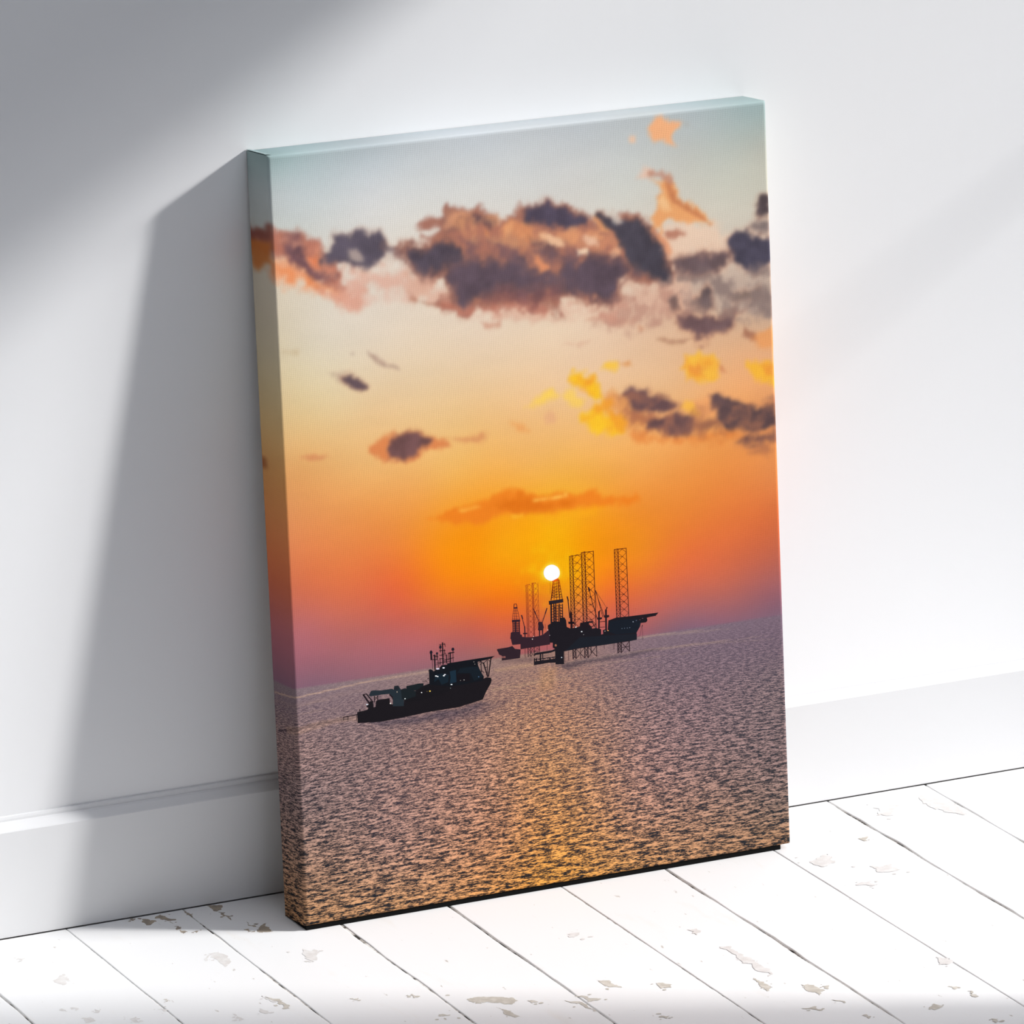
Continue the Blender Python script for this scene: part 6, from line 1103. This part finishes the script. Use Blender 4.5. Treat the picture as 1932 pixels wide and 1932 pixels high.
        '2427,2453,2480,2451,2482,2420,2428;c4541c:2347,2826,2392,2830,2391,2834,2346,2830;c4541c:2411,2834,2453,2836,2452,2840,2410,2839;682922:2221,2671,2219'
        ',2651,2226,2649,2229,2670;422328:2219,2651,2217,2630,2224,2629,2226,2649;682922:2245,2667,2248,2646,2255,2646,2252,2667;422328:2248,2646,2251,2625,225'
        '8,2625,2255,2646;6a2a22:2225,2667,2249,2666,2249,2671,2225,2673;402430:2220,2628,2255,2626,2255,2639,2219,2641;5a2c2c:2217,2630,2197,2529,2201,2528,22'
        '22,2629;5a2c2c:2228,2629,2220,2526,2224,2525,2232,2628;5a2c2c:2239,2627,2241,2523,2245,2522,2244,2627;5a2c2c:2251,2625,2273,2520,2277,2521,2255,2626;6'
        'a3230:2215,2608,2257,2603,2258,2606,2215,2611;6a3230:2210,2583,2263,2577,2263,2580,2210,2586;6a3230:2205,2558,2268,2551,2268,2554,2205,2560;6a3230:220'
        '1,2537,2273,2530,2273,2533,2201,2540;33222c:2195,2527,2278,2521,2279,2501,2196,2505;3a242c:2200,2511,2198,2410,2209,2409,2211,2510;3a242c:2218,2509,22'
        '15,2407,2221,2407,2223,2508;3a242c:2224,2508,2222,2407,2238,2405,2240,2506;3a242c:2244,2505,2242,2404,2249,2403,2251,2505;3a242c:2259,2503,2257,2402,2'
        '272,2400,2274,2501;3a242c:2201,2487,2275,2481,2275,2485,2201,2492;3a242c:2200,2466,2274,2459,2274,2464,2200,2470;3a242c:2199,2444,2273,2438,2273,2442,'
        '2199,2448;3a242c:2198,2425,2272,2418,2272,2423,2198,2429;3a242c:2288,2558,2298,2521,2311,2522,2300,2560;3a242c:2298,2526,2317,2441,2324,2442,2305,2527'
        ';8a4034:2298,2542,2312,2457,2314,2457,2300,2542;3a242c:2315,2452,2315,2352,2328,2351,2327,2451;3a242c:2302,2379,2344,2375,2344,2387,2302,2391;3a242c:2'
        '410,2602,2435,2545,2444,2548,2419,2605;3a242c:2434,2551,2470,2466,2476,2468,2440,2553;3a242c:2551,2591,2530,2541,2540,2536,2561,2587;3a242c:2534,2545,'
        '2497,2460,2504,2457,2541,2541;8a4034:2471,2498,2493,2461,2495,2462,2473,2499;8a4034:2511,2503,2471,2446,2473,2444,2513,2502;3a242c:2529,2445,2529,2398'
        ',2532,2398,2532,2444;33212a:2458,2466,2479,2471,2502,2465,2517,2415,2508,2392,2504,2334,2494,2335,2493,2389,2478,2391,2472,2328,2461,2330,2464,2388,24'
        '54,2399,2460,2437;34222b:2178,2408,2192,2416,2274,2407,2275,2382,2289,2376,2293,2356,2335,2347,2398,2339,2462,2341,2505,2348,2557,2380,2579,2387,2572,'
        '2247,2471,2246,2271,2243,2272,2291,2189,2295,2178,2347,2171,2356;30222a:2032,2278,2146,2279,2189,2285,2214,2255,2271,2242,2268,2211,2260,2163,2077,216'
        '5,2077,2211,2051,2224,2044,2247,2034,2263;b07068:2080,2205,2080,2188,2087,2188,2086,2205;b07068:2094,2203,2094,2186,2101,2186,2101,2203;b07068:2106,22'
        '02,2107,2185,2113,2184,2113,2201;452d32:2341,2244,2341,2162,2348,2161,2348,2244;452d32:2370,2245,2369,2160,2376,2159,2377,2244;452d32:2406,2245,2406,2'
        '160,2412,2159,2413,2244;452d32:2459,2246,2460,2194,2467,2193,2466,2246;4a3034:2343,2243,2372,2202,2375,2203,2346,2245;4a3034:2372,2246,2343,2204,2346,'
        '2202,2375,2244;4a3034:2345,2242,2374,2243,2373,2247,2345,2246;4a3034:2343,2202,2371,2159,2374,2161,2346,2203;4a3034:2372,2203,2343,2162,2346,2160,2375'
        ',2201;4a3034:2345,2201,2373,2201,2373,2204,2345,2204;4a3034:2372,2244,2408,2201,2411,2203,2375,2246;4a3034:2408,2246,2371,2204,2375,2201,2411,2243;4a3'
        '034:2374,2243,2410,2243,2409,2247,2373,2247;4a3034:2372,2201,2407,2159,2411,2161,2375,2203;4a3034:2408,2203,2371,2161,2375,2159,2411,2201;4a3034:2373,'
        '2200,2410,2200,2409,2204,2373,2204;4a3034:2409,2243,2462,2218,2464,2221,2410,2246;4a3034:2462,2247,2408,2204,2411,2201,2464,2245;4a3034:2410,2243,2463'
        ',2244,2463,2248,2409,2246;4a3034:2409,2200,2463,2192,2463,2195,2409,2204;4a3034:2462,2221,2407,2161,2410,2158,2465,2219;4a3034:2410,2201,2464,2218,246'
        '2,2221,2409,2204;6a4444:2310,2246,2308,2159,2311,2159,2313,2246;6a4444:2320,2245,2318,2158,2322,2157,2324,2245;6a4444:2539,2246,2538,2198,2542,2197,25'
        '42,2246;f0e4dc:2400,2320,2398,2317,2394,2316,2391,2318,2389,2321,2391,2325,2395,2325,2398,2324;f0e4dc:2412,2344,2410,2342,2408,2341,2405,2343,2404,234'
        '5,2405,2347,2408,2348,2411,2347;f0e4dc:2556,2382,2555,2380,2552,2379,2549,2381,2547,2384,2549,2386,2552,2387,2555,2385;f0e4dc:2575,2331,2574,2329,2572'
        ',2328,2569,2330,2568,2332,2569,2334,2572,2335,2574,2334'),
    'sun': (
        'ffffff:2700,2897,2699,2885,2695,2874,2690,2864,2683,2855,2674,2847,2664,2840,2652,2836,2640,2833,2628,2832,2615,2833,2602,2835,2589,2840,2578,2846,256'
        '7,2853,2557,2862,2549,2872,2543,2883,2539,2895,2536,2907,2536,2919,2537,2930,2541,2941,2546,2951,2553,2961,2562,2968,2572,2975,2584,2979,2596,2982,260'
        '9,2983,2621,2983,2634,2980,2647,2976,2658,2969,2669,2962,2679,2953,2687,2943,2693,2932,2697,2920,2700,2909')
}
def decode(txt):
    out = []
    for e_ in txt.split(';'):
        c_, p_ = e_.split(':')
        v = [int(k)/10 for k in p_.split(',')]
        out.append((c_, list(zip(v[0::2], v[1::2]))))
    return out
lift = 0.00003
def printed(name, key, label):
    global lift
    bm = bmesh.new()
    cl = bm.verts.layers.float_color.new('ink_light')
    prev_line = False
    for c_, pts in decode(SHAPES[key]):
        is_line = len(pts) == 4
        if not (is_line and prev_line):
            lift += 0.0000015
        prev_line = is_line
        rgb = lin(hexrgb(c_))*GAIN
        v = [bm.verts.new((x/1000, -D-lift, z/1000)) for x, z in pts]
        for k in v:
            k[cl] = (*rgb, 1)
        if is_line:
            f = bm.faces.new(v); f.normal_update()
            if f.normal.y > 0: f.normal_flip()
        else:
            for tri in tessellate_polygon([[Vector((x, y, 0)) for x, y in pts]]):
                f = bm.faces.new([v[i] for i in tri])
                f.normal_update()
                if f.normal.y > 0: f.normal_flip()
    o = obj(name, bm, m_ink, print_root)
    o['label'] = label
    lift += 0.000003
printed('printed_sun', 'sun', 'round white setting sun low in the printed sky')
printed('printed_oil_rig', 'rear_rig', 'smaller, farther jack-up oil rig silhouette, brown in the haze')
printed('printed_oil_rig', 'front_rig', 'larger, nearer oil rig silhouette with three tall lattice legs')
printed('printed_ship', 'ship', 'dark supply ship silhouette with deck lights and a helideck')
